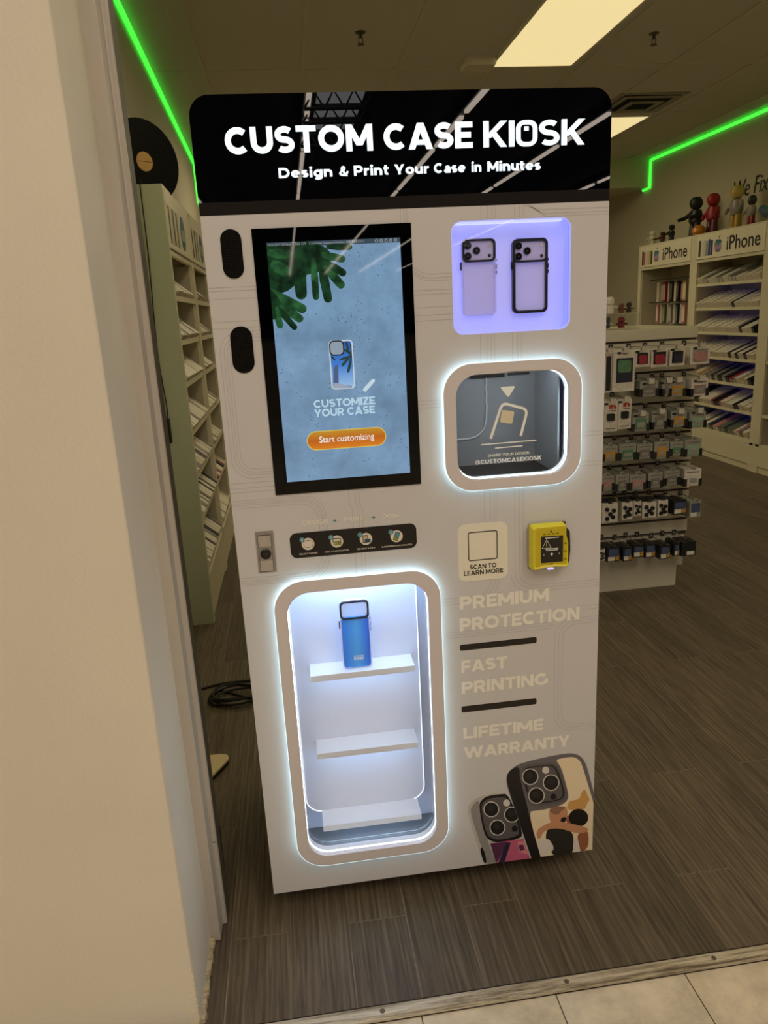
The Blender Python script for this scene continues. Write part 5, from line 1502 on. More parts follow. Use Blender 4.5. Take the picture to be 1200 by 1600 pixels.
def cabinet(name, label, M, W, D, H, shelves, rise, stile, zb, sign_fn, group, inner_cols=CAB_IN, led=None, plain_shelf=None, side_m=None):
    t = thing(name, label, 'cabinet', M @ Vector((W / 2, 0, 0)), group)
    c = MB()
    sm = side_m or CAB
    c.box(0, 0.018, 0.0, D, 0, H, sm, M)
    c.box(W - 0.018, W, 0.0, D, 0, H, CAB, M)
    c.box(0.018, W - 0.018, D - 0.012, D, 0, H, inner_cols, M)
    c.box(0.018, W - 0.018, 0.02, D - 0.012, H - 0.065, H - 0.045, CAB, M)
    c.box(0.018, W - 0.018, 0.0, D - 0.012, zb - 0.02, zb, CAB, M)
    c.build('carcass', t, smooth=False)
    f = MB()
    f.box(0.018, stile, 0.0, 0.02, 0, H, CAB, M)
    f.box(W - stile, W - 0.018, 0.0, 0.02, 0, H, CAB, M)
    f.box(stile, W - stile, 0.0, 0.02, 0.06, zb - 0.02, CAB, M)
    f.box(stile, W - stile, 0.012, 0.03, 0.0, 0.06, CAB, M)
    f.box(stile, W - stile, 0.0, 0.02, 1.90, H, CAB, M)
    f.build('face_frame', t, smooth=False)
    for xa in (stile, W - stile - 0.006):
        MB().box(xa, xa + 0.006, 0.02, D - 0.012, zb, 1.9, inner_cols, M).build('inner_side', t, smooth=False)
    s = MB()
    s.box(stile - 0.01, W - stile + 0.01, -0.006, 0.0, 1.932, H - 0.015, SIGNW, M)
    s.box(stile - 0.012, W - stile + 0.012, -0.0055, 0.0005, 1.926, 1.932, SIGN_EDGE, M)
    if sign_fn:
        sign_fn(s, M)
    s.build('sign_board', t, smooth=False)
    for z in shelves:
        b = MB()
        x0, x1 = stile + 0.006, W - stile - 0.006
        vs = [(x0, 0.004, z - .026), (x1, 0.004, z - .026), (x1, 0.004, z), (x0, 0.004, z), (x0, 0.016, z), (x1, 0.016, z), (x0, 0.016, z - .014), (x1, 0.016, z - .014), (x0, D - .014, z - .014 + rise), (x1, D - .014, z - .014 + rise), (x0, D - .014, z - .026 + rise), (x1, D - .014, z - .026 + rise)]
        b.add(vs, [(0, 1, 2, 3), (3, 2, 5, 4), (4, 5, 7, 6), (6, 7, 9, 8), (8, 9, 11, 10), (10, 11, 1, 0), (0, 3, 4, 6, 8, 10), (1, 11, 9, 7, 5, 2)], CAB, M)
        sh = b.build('shelf', t, smooth=False)
        if led:
            MB().box(x0 + .02, x1 - .02, D - .10, D - .085, z + rise * .68 - .046, z + rise * .68 - .036, led, M).build('light_strip', sh, smooth=False)
    for z in (plain_shelf or []):
        MB().box(stile + .006, W - stile - .006, 0.02, D - 0.012, z - .018, z, CAB, M).build('shelf', t, smooth=False)
    return t


# boxes filed on the slanted shelves
def filed_box_mesh(name, m_body, m_edge):
    b = MB()
    b.box(-.5, .5, 0, 1, 0, 1, m_body)
    b.box(-.42, .42, -.004, 0, .12, .88, m_edge)
    o = b.build(name, smooth=False)
    me = o.data
    bpy.data.objects.remove(o)
    return me


BX = {}
for nm, body, edge in (('white', (232, 224, 204), (206, 196, 176)), ('black', (34, 32, 34), (90, 86, 84)), ('red', (150, 28, 40), (190, 150, 140)), ('tan', (190, 168, 132), (224, 214, 190)),
                       ('grey', (138, 134, 128), (190, 186, 176)), ('pink', (206, 140, 138), (232, 220, 210)), ('green', (104, 110, 86), (160, 160, 130)), ('navy', (40, 46, 76), (120, 124, 140))):
    BX[nm] = filed_box_mesh('filed_box', mat('box_' + nm, body, 0.45, var=0.05, vs=14), mat('box_edge_' + nm, edge, 0.5))
ORD = ['top', 'second', 'third', 'fourth', 'fifth', 'sixth', 'bottom']


def file_boxes(M, x0, x1, z, D, rise, step, length, height, palette, place):
    a = math.atan2(rise, D - 0.03)
    x = x0
    while True:
        th_ = step * random.choice((0.7, 0.8, 1.0, 1.0, 1.25))
        if x + th_ > x1:
            break
        col = random.choices([p[0] for p in palette], [p[1] for p in palette])[0]
        o = bpy.data.objects.new('boxed_phone_case', BX[col])
        COL.objects.link(o)
        hh = height * random.uniform(0.8, 1.0)
        tilt = random.uniform(-0.012, 0.012)
        o.matrix_world = M @ Matrix.Translation((min(x + th_ / 2, x1 - th_ / 2), 0.020, z - .0115)) @ Matrix.Rotation(a, 4, 'X') @ Matrix.Rotation(tilt, 4, 'Y') @ Matrix.Diagonal((th_ * .9, length * random.uniform(.9, 1.0), hh, 1))
        lb = {'tan': 'tan'}.get(col, col) + ' box filed upright ' + place
        tag(o, lb, 'box', col + ' boxes ' + place)
        x += th_


def apple_mark(s, M, cx, cz, h, m):
    """round fruit mark with a bite and a leaf"""
    p = []
    n = 40
    for k in range(n):
        t = 2 * PI * k / n
        x = 0.40 * math.sin(t)
        z = 0.42 * math.cos(t)
        if abs(math.atan2(math.sin(t), math.cos(t))) < 0.5:
            z -= 0.07 * (1 - abs(math.atan2(math.sin(t), math.cos(t))) / 0.5)
        if abs(math.atan2(math.sin(t - PI), math.cos(t - PI))) < 0.4:
            z += 0.05 * (1 - abs(math.atan2(math.sin(t - PI), math.cos(t - PI))) / 0.4)
        x *= 1.0 + (0.06 if z > 0 else -0.02)
        # bite on the right
        dx, dz = x - 0.50, z - 0.06
        d = math.hypot(dx, dz)
        if d < 0.20:
            x, z = 0.50 + dx / d * 0.20 if d else 0.30, 0.06 + dz / d * 0.20 if d else 0.06
            if x > 0.50:
                x = 0.42
        p.append((cx + x * h, cz + (z - 0.08) * h))
    s.poly([p[::-1]], -0.0075, -0.006, m, M)
    lf = [(cx + 0.0 * h, cz + 0.36 * h), (cx + 0.05 * h, cz + 0.46 * h), (cx + 0.17 * h, cz + 0.55 * h), (cx + 0.16 * h, cz + 0.45 * h), (cx + 0.09 * h, cz + 0.38 * h)]
    s.poly([lf], -0.0075, -0.006, m, M)


def spines(s, M, x0, z0, h, cols, w):
    for i, c in enumerate(cols):
        m = mat('spine_%d_%d_%d' % c, c, 0.5)
        s.poly([[(x0 + i * w, z0), (x0 + i * w + w * .86, z0), (x0 + i * w + w * .86, z0 + h - (i % 2) * .012), (x0 + i * w, z0 + h - (i % 2) * .012)]], -0.0075, -0.006, m, M)


APPLE_A = gradient('fruit_mark_teal_violet', [(70, 64, 110), (190, 150, 190), (60, 130, 140), (30, 70, 80)], 1.97, 2.11, es=0.0)


def sign_right(cols, with_mark=True):
    def fn(s, M):
        spines(s, M, 0.095, 1.955, 0.150, cols, 0.042)
        apple_mark(s, M, 0.435, 2.045, 0.150, APPLE_A)
        thin_text(s, 'iPhone', 0.575, 1.085, 1.978, 2.105, -0.0068, INK, M, offset=0.012)
    return fn


MR = lambda ys: Matrix.Translation((3.84, ys, 0)) @ Matrix.Rotation(-PI / 2, 4, 'Z')
RS = [1.695, 1.465, 1.235, 1.0, 0.772, 0.53, 0.285]
BLUE_LED = glow('blue_led', (0.03, 0.05, 1.0), 0.55)
GRP_R = 'sign-topped cabinets on the right wall'
cabinet('wall_cabinet', 'farther of the two signed cream cabinets on the right wall, with hanging packs', MR(6.875), 1.21, 0.39, 2.17, [], 0.16, 0.065, 0.28,
        sign_right([(40, 36, 38), (190, 90, 110), (226, 216, 200), (206, 196, 170), (196, 180, 110), (70, 60, 40)]), GRP_R, plain_shelf=[1.262, 0.75])
cabinet('wall_cabinet', 'nearer signed cream cabinet on the right wall, with blue-lit slanted shelves', MR(5.665), 1.21, 0.39, 2.17, RS, 0.15, 0.070, 0.26,
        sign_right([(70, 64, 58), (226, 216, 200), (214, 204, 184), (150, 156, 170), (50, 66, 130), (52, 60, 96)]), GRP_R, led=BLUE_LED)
cabinet('wall_cabinet', 'edge of a cream cabinet cut off by the right border of the photo', MR(4.455), 1.21, 0.39, 2.17, [1.695, 1.0, 0.53], 0.15, 0.070, 0.26, None, GRP_R)
PAL = [[('white', 10), ('grey', 1)], [('white', 12), ('black', 1)], [('white', 12), ('black', 2)], [('white', 10), ('red', 1), ('black', 3)], [('tan', 4), ('white', 4), ('black', 2), ('grey', 3), ('red', 1)], [('white', 10), ('red', 1), ('black', 2)], [('green', 4), ('pink', 3), ('white', 3), ('navy', 2)]]
for i, z in enumerate(RS):
    st_ = 0.062 if i in (0,) else (0.06 if i in (4, 6) else 0.05)
    file_boxes(MR(5.665), 0.085, 1.125, z, 0.39, 0.15, st_, 0.27, 0.075, PAL[i], 'on the %s slanted shelf of the blue-lit cabinet' % ORD[i])
# one grey phone case lying on the top slanted shelf
g = MB()
Mg = MR(5.665) @ Matrix.Translation((0.80, 0.03, 1.795)) @ Matrix.Rotation(math.atan2(.15, .36), 4, 'X')
g.poly([rrect(-.05, .05, 0, .20, .02)], -0.01, 0.01, mat('case_grey', (120, 116, 112), 0.4), Mg @ Matrix.Rotation(-PI / 2, 4, 'X'))
g.poly([rrect(-.04, .01, .13, .19, .01)], 0.010, 0.014, mat('case_grey_dark', (60, 58, 58), 0.4), Mg @ Matrix.Rotation(-PI / 2, 4, 'X'))
tag(g.build('phone_case', origin=Mg.translation), 'grey phone case lying on the boxes of the top blue-lit shelf at right', 'phone case')

NORD9 = ['first', 'second', 'third', 'fourth', 'fifth', 'sixth', 'seventh', 'eighth', 'ninth']
# hanging packs in the far right cabinet
pk = 0
for r, (z0, z1, cols) in enumerate(((1.535, 1.755, ('white', 'grey', 'red', 'white', 'black', 'white', 'black', 'red', 'tan')), (1.305, 1.515, ('pink', 'white', 'green', 'white', 'grey', 'white', 'navy', 'white', 'pink')))):
    for k, cn in enumerate(cols):
        o = bpy.data.objects.new('hanging_pack', BX[cn])
        COL.objects.link(o)
        y = 6.66 - k * 0.073
        o.matrix_world = MR(y) @ Matrix.Translation((0, 0.14 + 0.02 * (k % 2), z0)) @ Matrix.Diagonal((0.066 if k % 3 else 0.045, 0.03, z1 - z0 - (k % 2) * .012, 1))
        tag(o, '%s pack, %s from the left, %s hanging row in the farther right-hand cabinet' % (cn, NORD9[k], ('upper', 'lower')[r]), 'hanging pack', 'packs hanging in the farther right-hand cabinet')
rl = MB()
for z in (1.775, 1.53):
    rl.box(3.90, 3.92, 5.76, 6.70, z, z + .012, mat('rail_dark', (60, 56, 52), 0.4, 0.5))
tag(rl.build('hanging_rail', origin=(3.91, 6.2, 1.65)), 'dark rails carrying the packs inside the farther right-hand cabinet', 'rail')

# wall lettering
wl = MB()
thin_text(wl, 'We Fix', -0.0, 0.56, 2.495, 2.650, 0.0, INK, Matrix.Translation((4.234, 5.69, 0.0)) @ Matrix.Rotation(-PI / 2, 4, 'Z'), offset=-0.004, shear=0.22)
tag(wl.build('wall_lettering', origin=(4.23, 5.3, 2.5)), 'dark slanted We Fix lettering on the right wall above the cabinets', 'lettering')

# plain toy figures along the top of the right-hand cabinets
def toy(label, y, h, w, body, head, legs, x=4.0, arm=0.0):
    t = thing('toy_figure', label, 'toy figure', (x, y, 2.1702), 'plain toy figures on the right-hand cabinets')
    M = Matrix.Translation((x, y, 2.1702))
    mb_, mh, ml = (mat('toy_%d_%d_%d' % c, c, 0.4) for c in (body, head, legs))
    lg = MB()
    for s in (-1, 1):
        lg.lathe([(w * .16, 0), (w * .20, h * .02), (w * .17, h * .30), (w * .15, h * .36)], ml, M @ Matrix.Translation((0, s * w * .2, 0)), n=12)
    lg.build('legs', t)
    b = MB().lathe([(w * .30, h * .33), (w * .40, h * .38), (w * .42, h * .52), (w * .34, h * .66), (w * .14, h * .70)], mb_, M @ Matrix.Diagonal((.75, 1, 1, 1)), n=14).build('body', t)
    for s in (-1, 1):
        am = MB()
        am.tube([M @ Vector((0, s * w * .40, h * .62)), M @ Vector((-.02 - arm * .5, s * w * .56, h * .50)), M @ Vector((-.05 - arm, s * w * .55, h * (.38 + arm)))], [w * .11, w * .10, w * .09], mb_)
        am.build('arm', t)
    MB().lathe([(0.0, h * .68), (w * .24, h * .71), (w * .33, h * .80), (w * .33, h * .88), (w * .22, h * .97), (0.0, h)], mh, M, n=16).build('head', t)
    return t


toy('small plain white toy figure farthest left on the right-hand cabinets', 6.88, .165, .11, (220, 212, 192), (226, 218, 200), (214, 204, 184))
toy('small dark red toy figure second from the left on top of the right-hand cabinets', 6.64, .13, .09, (96, 32, 34), (80, 26, 30), (40, 30, 30), arm=.03)
toy('small black toy figure third from the left on top of the right-hand cabinets', 6.44, .185, .10, (24, 24, 26), (22, 22, 24), (26, 26, 28), arm=.02)
toy('large plain black toy figure with an outstretched arm on the right-hand cabinets', 5.96, .40, .20, (22, 21, 24), (20, 20, 22), (34, 33, 34), arm=.08)
toy('large plain red toy figure beside the black one on the right-hand cabinets', 5.64, .385, .19, (150, 24, 34), (156, 22, 32), (96, 34, 52))
toy('large gold and grey toy figure on the right-hand cabinets', 5.24, .395, .18, (150, 142, 132), (196, 168, 90), (186, 150, 44))
toy('small toy figure with dark head and reddish legs right of the gold one', 5.00, .27, .12, (150, 140, 128), (48, 42, 40), (150, 28, 36))
bl = MB().lathe([(0.0, 0.0), (0.05, 0.004), (0.068, 0.03), (0.06, 0.07), (0.03, 0.095), (0.0, 0.10)], mat('toy_ball_amber', (206, 130, 40), 0.35), M=Matrix.Translation((3.89, 5.69, 2.1702)), n=20)
tag(bl.build('toy_ball', origin=(3.89, 5.69, 2.17)), 'amber rounded toy at the feet of the red figure', 'toy')
wg = MB()
wg.tube([(4.0, 4.84, 2.30), (3.98, 4.74, 2.26), (3.98, 4.60, 2.24), (4.0, 4.45, 2.28)], [.035, .045, .05, .06], mat('toy_blue_grey', (58, 92, 108), 0.5), n=12)
wg.tube([(3.98, 4.62, 2.18), (3.98, 4.62, 2.23)], .05, mat('toy_blue_grey', (58, 92, 108), 0.5), n=12)
tag(wg.build('toy_model', origin=(3.98, 4.7, 2.17)), 'blue-grey long toy at the right end of the row, cut by the photo edge', 'toy')


# ---- left-hand cabinets
def sign_left(s, M):
    for i, (c, w) in enumerate((((60, 66, 56), .03), ((216, 208, 180), .03), ((206, 198, 170), .035), ((76, 92, 70), .045), ((226, 216, 184), .03), ((206, 196, 160), .02), ((66, 84, 66), .03), ((216, 206, 170), .05))):
        x = 0.058 + 1.35 * sum((.03, .03, .035, .045, .03, .02, .03, .05)[:i])
        w *= 1.3
        s.poly([[(x, 1.955), (x + w * .9, 1.955), (x + w * .9, 2.125), (x, 2.125)]], -0.0075, -0.006, mat('lspine_%d' % i, c, 0.5), M)
    s.disc((0.545, 2.045), 0.088, -0.0078, -0.006, mat('round_mark_blue', (54, 110, 132), 0.4), M, n=32)
    s.poly([rrect(0.475, 0.615, 2.005, 2.062, 0.008)], -0.0084, -0.006, mat('round_mark_pale', (168, 182, 160), 0.4), M)


ML = lambda y0: Matrix.Translation((-0.808, y0, 0)) @ Matrix.Rotation(PI / 2, 4, 'Z')
LS = [1.712, 1.498, 1.290, 1.042, 0.816, 0.583, 0.310]
CAB_SIDE = mat('cabinet_side_green_lit', (196, 204, 176), 0.5)  # green glow of the strip light put into the side panel's colour
GRP_L = 'cabinets along the left wall'
cabinet('wall_cabinet', 'pale cabinet with slanted shelves nearest the doorway on the left wall', ML(2.106), 0.905, 0.21, 2.21, LS, 0.150, 0.045, 0.262, sign_left, GRP_L, side_m=CAB_SIDE)
cabinet('wall_cabinet', 'second pale cabinet on the left wall, half hidden behind the kiosk', ML(3.012), 0.905, 0.21, 2.21, LS, 0.150, 0.045, 0.262, sign_left, GRP_L)
PLW = [('white', 12), ('grey', 2)]
PLD = [('white', 4), ('grey', 2), ('black', 1)]
for i, z in enumerate(LS):
    file_boxes(ML(2.106), 0.056, 0.85, z, 0.21, 0.150, 0.085 if i < 4 else 0.05, 0.185, 0.05, PLW if i < 4 else PLD, 'on the %s slanted shelf, left cabinet nearest doorway' % ORD[i])
    file_boxes(ML(3.012), 0.056, 0.60, z, 0.21, 0.150, 0.085, 0.185, 0.05, PLW if i != 5 else [('red', 2), ('black', 2), ('white', 1)], 'on the %s slanted shelf, left cabinet beside kiosk' % ORD[i])

# thin black cable and adapter down the side of the near left cabinet
cbm = MB()
cbm.tube(smooth_path([(-0.905, 2.17, 2.215), (-0.904, 2.098, 2.205), (-0.907, 2.099, 1.90), (-0.922, 2.099, 1.45), (-0.912, 2.099, 1.20), (-0.914, 2.099, 1.12)]), 0.0028, ccol, n=6)
tag(cbm.build('cable', origin=(-0.91, 2.1, 2.0)), 'thin black cable hanging down the side panel of the near left cabinet', 'cable')
ad = MB().box(-0.935, -0.905, 2.076, 2.1055, 1.002, 1.125, mat('adapter_black', (20, 18, 16), 0.5))
tag(ad.build('power_adapter', bevel=0.004, origin=(-0.92, 2.09, 1.06)), 'black plug adapter on the side panel of the near left cabinet', 'adapter')

# big record-like disc standing on the near left cabinet
dt = thing('record_disc', 'big black disc with a gold label standing on the near left cabinet', 'disc', (-0.905, 2.30, 2.146))
Md = Matrix.Translation((-0.905, 2.30, 2.342)) @ Matrix.Rotation(math.radians(42), 4, 'Z')
dm = MB()
dm.disc((0, 0), 0.192, -0.006, 0.006, mat('vinyl_black', (5, 5, 5), 0.45, spec=0.15), Md, n=56)
for r_ in (0.17, 0.14, 0.11):
    dm.poly([[(r_ * math.cos(2 * PI * k / 48), r_ * math.sin(2 * PI * k / 48)) for k in range(48)], [((r_ - .006) * math.cos(2 * PI * k / 48), (r_ - .006) * math.sin(2 * PI * k / 48)) for k in range(48)][::-1]], -0.0066, -0.005, mat('vinyl_black', (5, 5, 5), 0.45, spec=0.15), Md)
dm.build('disc', dt)
lb = MB()
lb.disc((0.0, 0), 0.044, -0.0085, -0.005, mat('label_gold', (206, 164, 96), 0.5), Md, n=28)
lb.box(-0.036, 0.036, -0.0092, -0.0085, -0.0015, 0.0015, mat('label_line', (120, 84, 40), 0.5), Md)
lb.build('gold_label', dt)

# ================================================================== slatwall display with hanging accessories
SLAT = mat('slat_pale', (206, 200, 178), 0.5)
SLATG = mat('slat_groove', (52, 36, 30), 0.6)
GD = thing('slatwall_display', 'free-standing cream slatwall counter covered in hanging accessory packs right of the kiosk', 'display stand', (1.40, 2.2, 0))
ZG = [1.367, 1.206, 1.044, 0.880, 0.719, 0.560, 0.394, 0.316]
gb = MB()
gb.box(0.92, 1.825, 2.02, 2.62, 0.115, 1.428, SLAT)
gb.box(0.92, 1.782, 2.022, 2.60, 0.0, 0.115, SLAT)
gb.build('carcass', GD, smooth=False)
sp_ = MB()
zz = [1.428] + ZG + [0.115]
for a, b in zip(zz[:-1], zz[1:]):
    if b == 0.115:
        sp_.box(0.92, 1.782, 2.008, 2.02, 0.0, a - 0.006, SLAT)
    else:
        sp_.box(0.92, 1.830, 2.004, 2.02, b + 0.006, a - 0.006, SLAT)
sp_.box(0.921, 1.829, 2.016, 2.0202, 0.30, 1.37, SLATG)
for z in ZG:
    sp_.box(0.92, 1.831, 2.0035, 2.006, z - .0065, z - .0045, mat('slat_trim', (120, 96, 80), 0.5))
sp_.build('slat_panel', GD, smooth=False)

ROWS = [
    [(1.274, 1.235, 0.036, 0.199, 'case'), (1.354, 1.236, 0.116, 0.199, 'bigbox'), (1.450, 1.292, 0.075, 0.081, 'red'), (1.539, 1.289, 0.087, 0.086, 'red'), (1.633, 1.288, 0.079, 0.084, 'navy'), (1.753, 1.290, 0.100, 0.087, 'rose')],
    [(1.491, 1.142, 0.096, 0.077, 'grey'), (1.585, 1.138, 0.050, 0.080, 'grey'), (1.640, 1.136, 0.086, 0.083, 'amber'), (1.761, 1.131, 0.095, 0.086, 'mauve')],
    [(1.295, 1.016, 0.070, 0.154, 'mbox'), (1.368, 1.023, 0.070, 0.151, 'mbox'), (1.453, 0.976, 0.086, 0.093, 'green'), (1.554, 0.980, 0.083, 0.093, 'grey'), (1.658, 0.979, 0.084, 0.082, 'amber'), (1.761, 0.966, 0.093, 0.083, 'mint')],
    [(1.296, 0.826, 0.080, 0.078, 'amber'), (1.389, 0.827, 0.089, 0.083, 'green'), (1.482, 0.823, 0.087, 0.078, 'grey'), (1.573, 0.822, 0.078, 0.089, 'amber'), (1.655, 0.824, 0.070, 0.073, 'green'), (1.745, 0.822, 0.094, 0.087, 'mint')],
    [(1.286, 0.670, 0.075, 0.079, 'rose'), (1.366, 0.667, 0.072, 0.085, 'grey'), (1.450, 0.663, 0.085, 0.080, 'rose'), (1.547, 0.666, 0.076, 0.080, 'grey'), (1.637, 0.672, 0.088, 0.077, 'grey'), (1.753, 0.663, 0.089, 0.089, 'white')],
    [(1.305, 0.509, 0.085, 0.104, 'dots'), (1.399, 0.512, 0.059, 0.093, 'dots'), (1.455, 0.520, 0.040, 0.081, 'dots'), (1.520, 0.507, 0.075, 0.085, 'dots'), (1.596, 0.510, 0.056, 0.088, 'dots'), (1.690, 0.508, 0.075, 0.076, 'blue'), (1.778, 0.489, 0.066, 0.088, 'bluecard')],
    [(1.268, 0.281, 0.030, 0.066, 'dots'), (1.330, 0.279, 0.071, 0.081, 'blue'), (1.408, 0.273, 0.051, 0.078, 'blue'), (1.470, 0.284, 0.059, 0.069, 'blue'), (1.536, 0.281, 0.060, 0.075, 'blue'), (1.620, 0.265, 0.061, 0.076, 'blue'), (1.685, 0.274, 0.033, 0.073, 'blue'), (1.754, 0.271, 0.082, 0.079, 'black')],
]
PCK = {'paper': (212, 205, 190), 'card': (150, 150, 138), 'red': (150, 36, 54), 'navy': (34, 32, 56), 'rose': (176, 128, 122), 'grey': (122, 114, 106), 'amber': (190, 140, 50), 'green': (84, 128, 92), 'mint': (140, 166, 142), 'mauve': (146, 124, 122), 'white': (206, 202, 192), 'blue': (66, 82, 112), 'black': (28, 27, 30)}
PC = {k: mat('pack_' + k, v, 0.45, var=0.15, vs=60) for k, v in PCK.items()}
PBLK = mat('pack_black_corner', (20, 20, 24), 0.35)
PLAB = mat('pack_label_white', (224, 218, 204), 0.5)
RORD = ['top', 'second', 'third', 'fourth', 'fifth', 'sixth', 'bottom']
NORD = ['first', 'second', 'third', 'fourth', 'fifth', 'sixth', 'seventh', 'eighth']
HOOKM = mat('hook_chrome', (170, 166, 156), 0.25, 0.8)
DESC = {'case': 'slim white box', 'bigbox': 'tall white box with dark picture', 'mbox': 'white box with red m', 'dots': 'grey pack with dark round ear tips', 'bluecard': 'light blue card pack', 'blue': 'black and blue pack with white label', 'black': 'black pack'}
for r, row in enumerate(ROWS):
    zg0 = ZG[r] if r < 6 else 0.316
    for k, (x, z, w, h, kind) in enumerate(row):
        yf = 1.84
        zg = max(zg0, z + h / 2 + 0.027)
        # hook, a part of the stand
        hk = MB()
        hk.box(x - .012, x + .012, 1.999, 2.004, zg - .034, zg - .004, HOOKM)
        hk.tube([(x, 2.0, zg - .020), (x, yf - .02, zg - .020), (x, yf - .028, zg - .012)], 0.0022, HOOKM, n=6)
        if r < 3:
            hk.box(x - .014, x + .014, yf - .026, yf - .0245, zg - .040, zg - .012, mat('price_tag', (200, 194, 178), 0.5))
        hk.box(x - .010, x + .010, 1.9975, 1.9995, zg - .030, zg - .009, PBLK)
        hk.box(x - .004, x + .004, 1.9965, 1.998, zg - .024, zg - .016, PLAB)
        if r in (0, 1, 2):
            for j in range(3):
                hk.box(x - .036 + j * .024, x - .018 + j * .024, yf - .004 + .012 * j, yf + .004 + .012 * j, zg - .046, zg - .036, PBLK)
        hk.build('hook', GD)
        base = kind if kind in PC else 'card'
        ds = DESC.get(kind, 'clear pack with %s card' % kind if r in (1, 2, 3, 4) else 'white boxed pack with %s window' % kind)
        t = thing('accessory_pack', '%s, %s from the kiosk in the %s slatwall row' % (ds, NORD[k], RORD[r]), 'accessory pack', (x, yf, z - h / 2), 'packs hanging on the slatwall display')
        M = Matrix.Translation((x, yf, z)) @ Matrix.Rotation(random.uniform(-.10, .10), 4, 'Z')
        a, b = -w / 2, w / 2
        c, d = -h / 2, h / 2
        depth = 0.10 if kind not in ('edge', 'case') else 0.06
        cd = MB()
        cd.box(a, b, 0.0, depth, c, d, (PC['black'] if kind in ('black', 'blue') else PC['paper'] if (r == 0 or kind in ('mbox', 'white', 'mauve', 'dots')) else PC['card']), M)
        cd.poly([rrect(-.012, .012, d - .002, d + .016, .003, 3), rrect(-.005, .005, d + .004, d + .010, .002, 3)[::-1]], 0.0, 0.002, PC['card'] if kind not in ('black', 'blue', 'dots') else PC['black'], M)
        cd.build('card', t, bevel=0.0015)
        pr_ = MB()
        if kind == 'bigbox':
            pr_.box(a + .02, b - .012, -0.003, 0, c + .045, d - .035, PC['navy'], M)
            pr_.poly([rrect(a + .026, b - .022, d - .105, d - .045, .012)], -0.006, -0.003, PC['green'], M)
            pr_.box(-.012, .012, -0.003, 0, d - .016, d - .010, PC['mauve'], M)
        elif kind == 'mbox':
            letter(pr_, 'n', a + .024, 0.0, d - .040, d - .014, -0.002, 0, mat('m_red', (176, 30, 34), 0.4), t=.26, M=M)
            letter(pr_, 'n', -.005, a + .060, d - .040, d - .014, -0.002, 0, mat('m_red', (176, 30, 34), 0.4), t=.26, M=M)
            pr_.poly([rrect(a + .012, b - .018, -.022, .014, .008)], -0.010, 0, PBLK, M)
            pr_.box(a + .008, b - .012, -.002, 0, c + .012, c + .017, PC['grey'], M)
            pr_.box(-.01, b - .01, -.002, 0, d - .052, d - .047, PC['grey'], M)
        elif kind == 'dots':
            for (u, v) in ((-.22, .2), (.22, .12), (0, -.05), (-.2, -.28), (.18, -.22)):
                pr_.disc((u * w, v * h), .011 * min(1, w / .06), -0.008, 0, PBLK, M, n=12)
            pr_.box(a * .1, b * .8, -0.003, 0, c + .006, c + .022, PLAB, M)
            pr_.box(a * .9, b * .9, .02, .06, d - .004, d + .018, PBLK, M)
        elif kind in ('blue', 'bluecard'):
            pr_.poly([rrect(a + .008, b - .008, c + .030, d - .010, .006)], -0.006, 0, PC['blue'], M)
            pr_.box(a + .006, b * .2, -0.004, 0, c + .006, c + .028, PLAB, M)
            if kind == 'blue':
                pr_.box(b * .3, b - .004, -0.004, 0, c + .008, c + .034, PC['amber'], M)
        elif kind == 'black':
            pr_.box(a + .03, b - .01, -0.004, 0, c + .006, c + .026, PLAB, M)
        elif kind == 'case':
            pr_.box(a + .006, b - .006, -0.004, 0, c + .01, d - .02, PBLK, M)
        elif r == 0:
            pr_.box(a + .012, b - .010, -0.002, 0, c + .014, d - .012, PBLK if kind in ('red', 'navy') else PC['card'], M)
            pr_.poly([rrect(a + .018, b - .018, c + .016, d - .024, .012)], -0.010, 0, PC[kind], M)
        else:
            pr_.box(a + .016, b - .014, -0.003, 0, c + .012, d - .030, PC[kind], M)
            pr_.poly([rrect(a + .026, b - .024, c + .018, d - .046, .006)], -0.005, 0, PC['card'], M)
            pr_.box(a + .012, b - .012, -0.002, 0, d - .018, d - .012, PC['grey'], M)
            pr_.box(a - .004, a + .013, -0.004, .05, c - .001, c + .038, PBLK, M)
            pr_.box(b - .013, b + .004, -0.004, .05, c - .001, c + .038, PBLK, M)
        pr_.build('product', t, smooth=False)

# clear two-tier riser with small plain toys on the counter
ACR = translucent('riser_acrylic', (214, 212, 196), 0.22, 0.1)
rt = thing('acrylic_riser', 'clear two-tier acrylic riser standing on the slatwall counter beside the kiosk', 'riser', (1.45, 2.15, 1.428))
for z in (1.512, 1.436):
    MB().box(1.34, 1.553, 2.10, 2.24, z - .004, z, ACR).build('tier', rt, smooth=False)
for x in (1.342, 1.549):
    MB().box(x, x + .004, 2.10, 2.24, 1.428, 1.508, ACR).build('side_panel', rt, smooth=False)


def mini(label, x, z, h, w, c1, c2):
    t = MB()
    M = Matrix.Translation((x, 2.16, z))
    t.lathe([(w * .5, 0), (w * .5, h * .45), (w * .3, h * .5), (w * .55, h * .6), (w * .55, h * .85), (w * .3, h), (0, h)], mat('mini_%d_%d_%d' % c1, c1, 0.4), M, n=10)
    t.tube([M @ Vector((-w * .9, -.01, h * .35)), M @ Vector((0, 0, h * .45)), M @ Vector((w * .9, -.01, h * .35))], w * .16, mat('mini_%d_%d_%d' % c2, c2, 0.4), n=6)
    tag(t.build('toy_figure', origin=(x, 2.16, z)), label, 'toy figure', 'tiny toys on the acrylic riser')


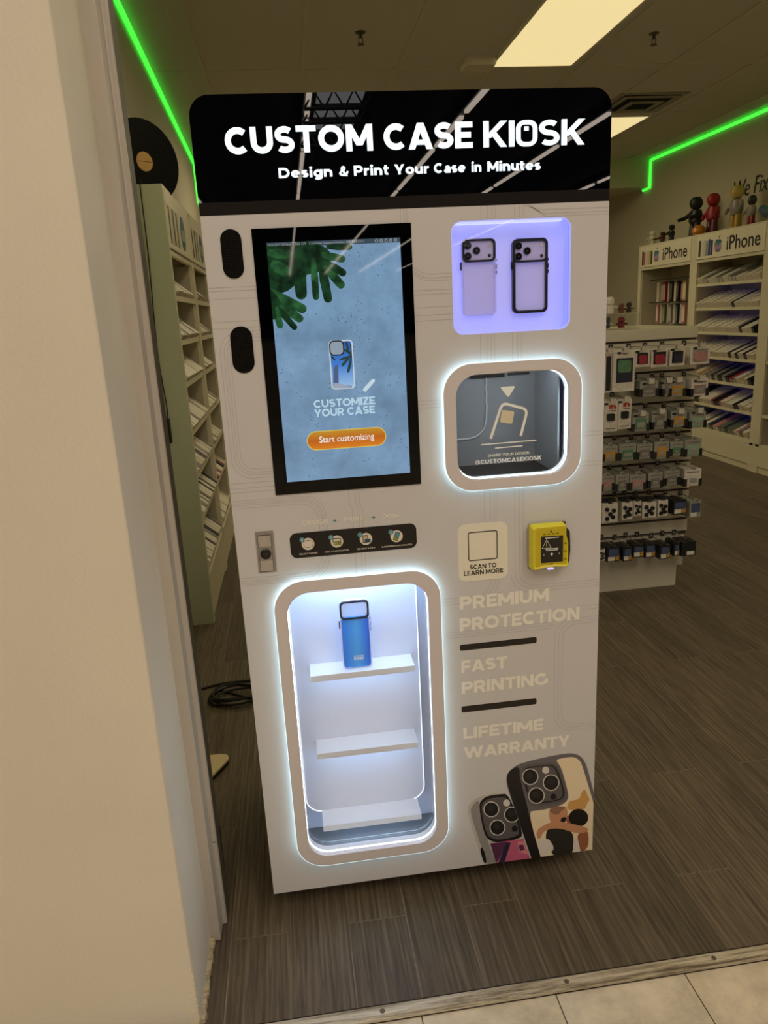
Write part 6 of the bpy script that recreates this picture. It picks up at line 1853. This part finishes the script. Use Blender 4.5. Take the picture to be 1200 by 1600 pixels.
mini('white spiky tiny toy standing on the upper tier of the acrylic riser', 1.415, 1.5122, .085, .040, (220, 214, 202), (212, 206, 196))
mini('brown tiny toy in the middle of the upper riser tier', 1.478, 1.5122, .050, .026, (110, 70, 52), (40, 34, 32))
mini('dark tiny toy at the right end of the upper riser tier', 1.520, 1.5122, .055, .026, (52, 44, 42), (120, 78, 58))
mini('grey-green tiny toy on the lower tier of the acrylic riser', 1.405, 1.4362, .060, .024, (64, 84, 82), (200, 196, 186))
mini('dark red tiny toy on the lower tier of the acrylic riser', 1.480, 1.4362, .055, .034, (120, 40, 52), (96, 34, 46))
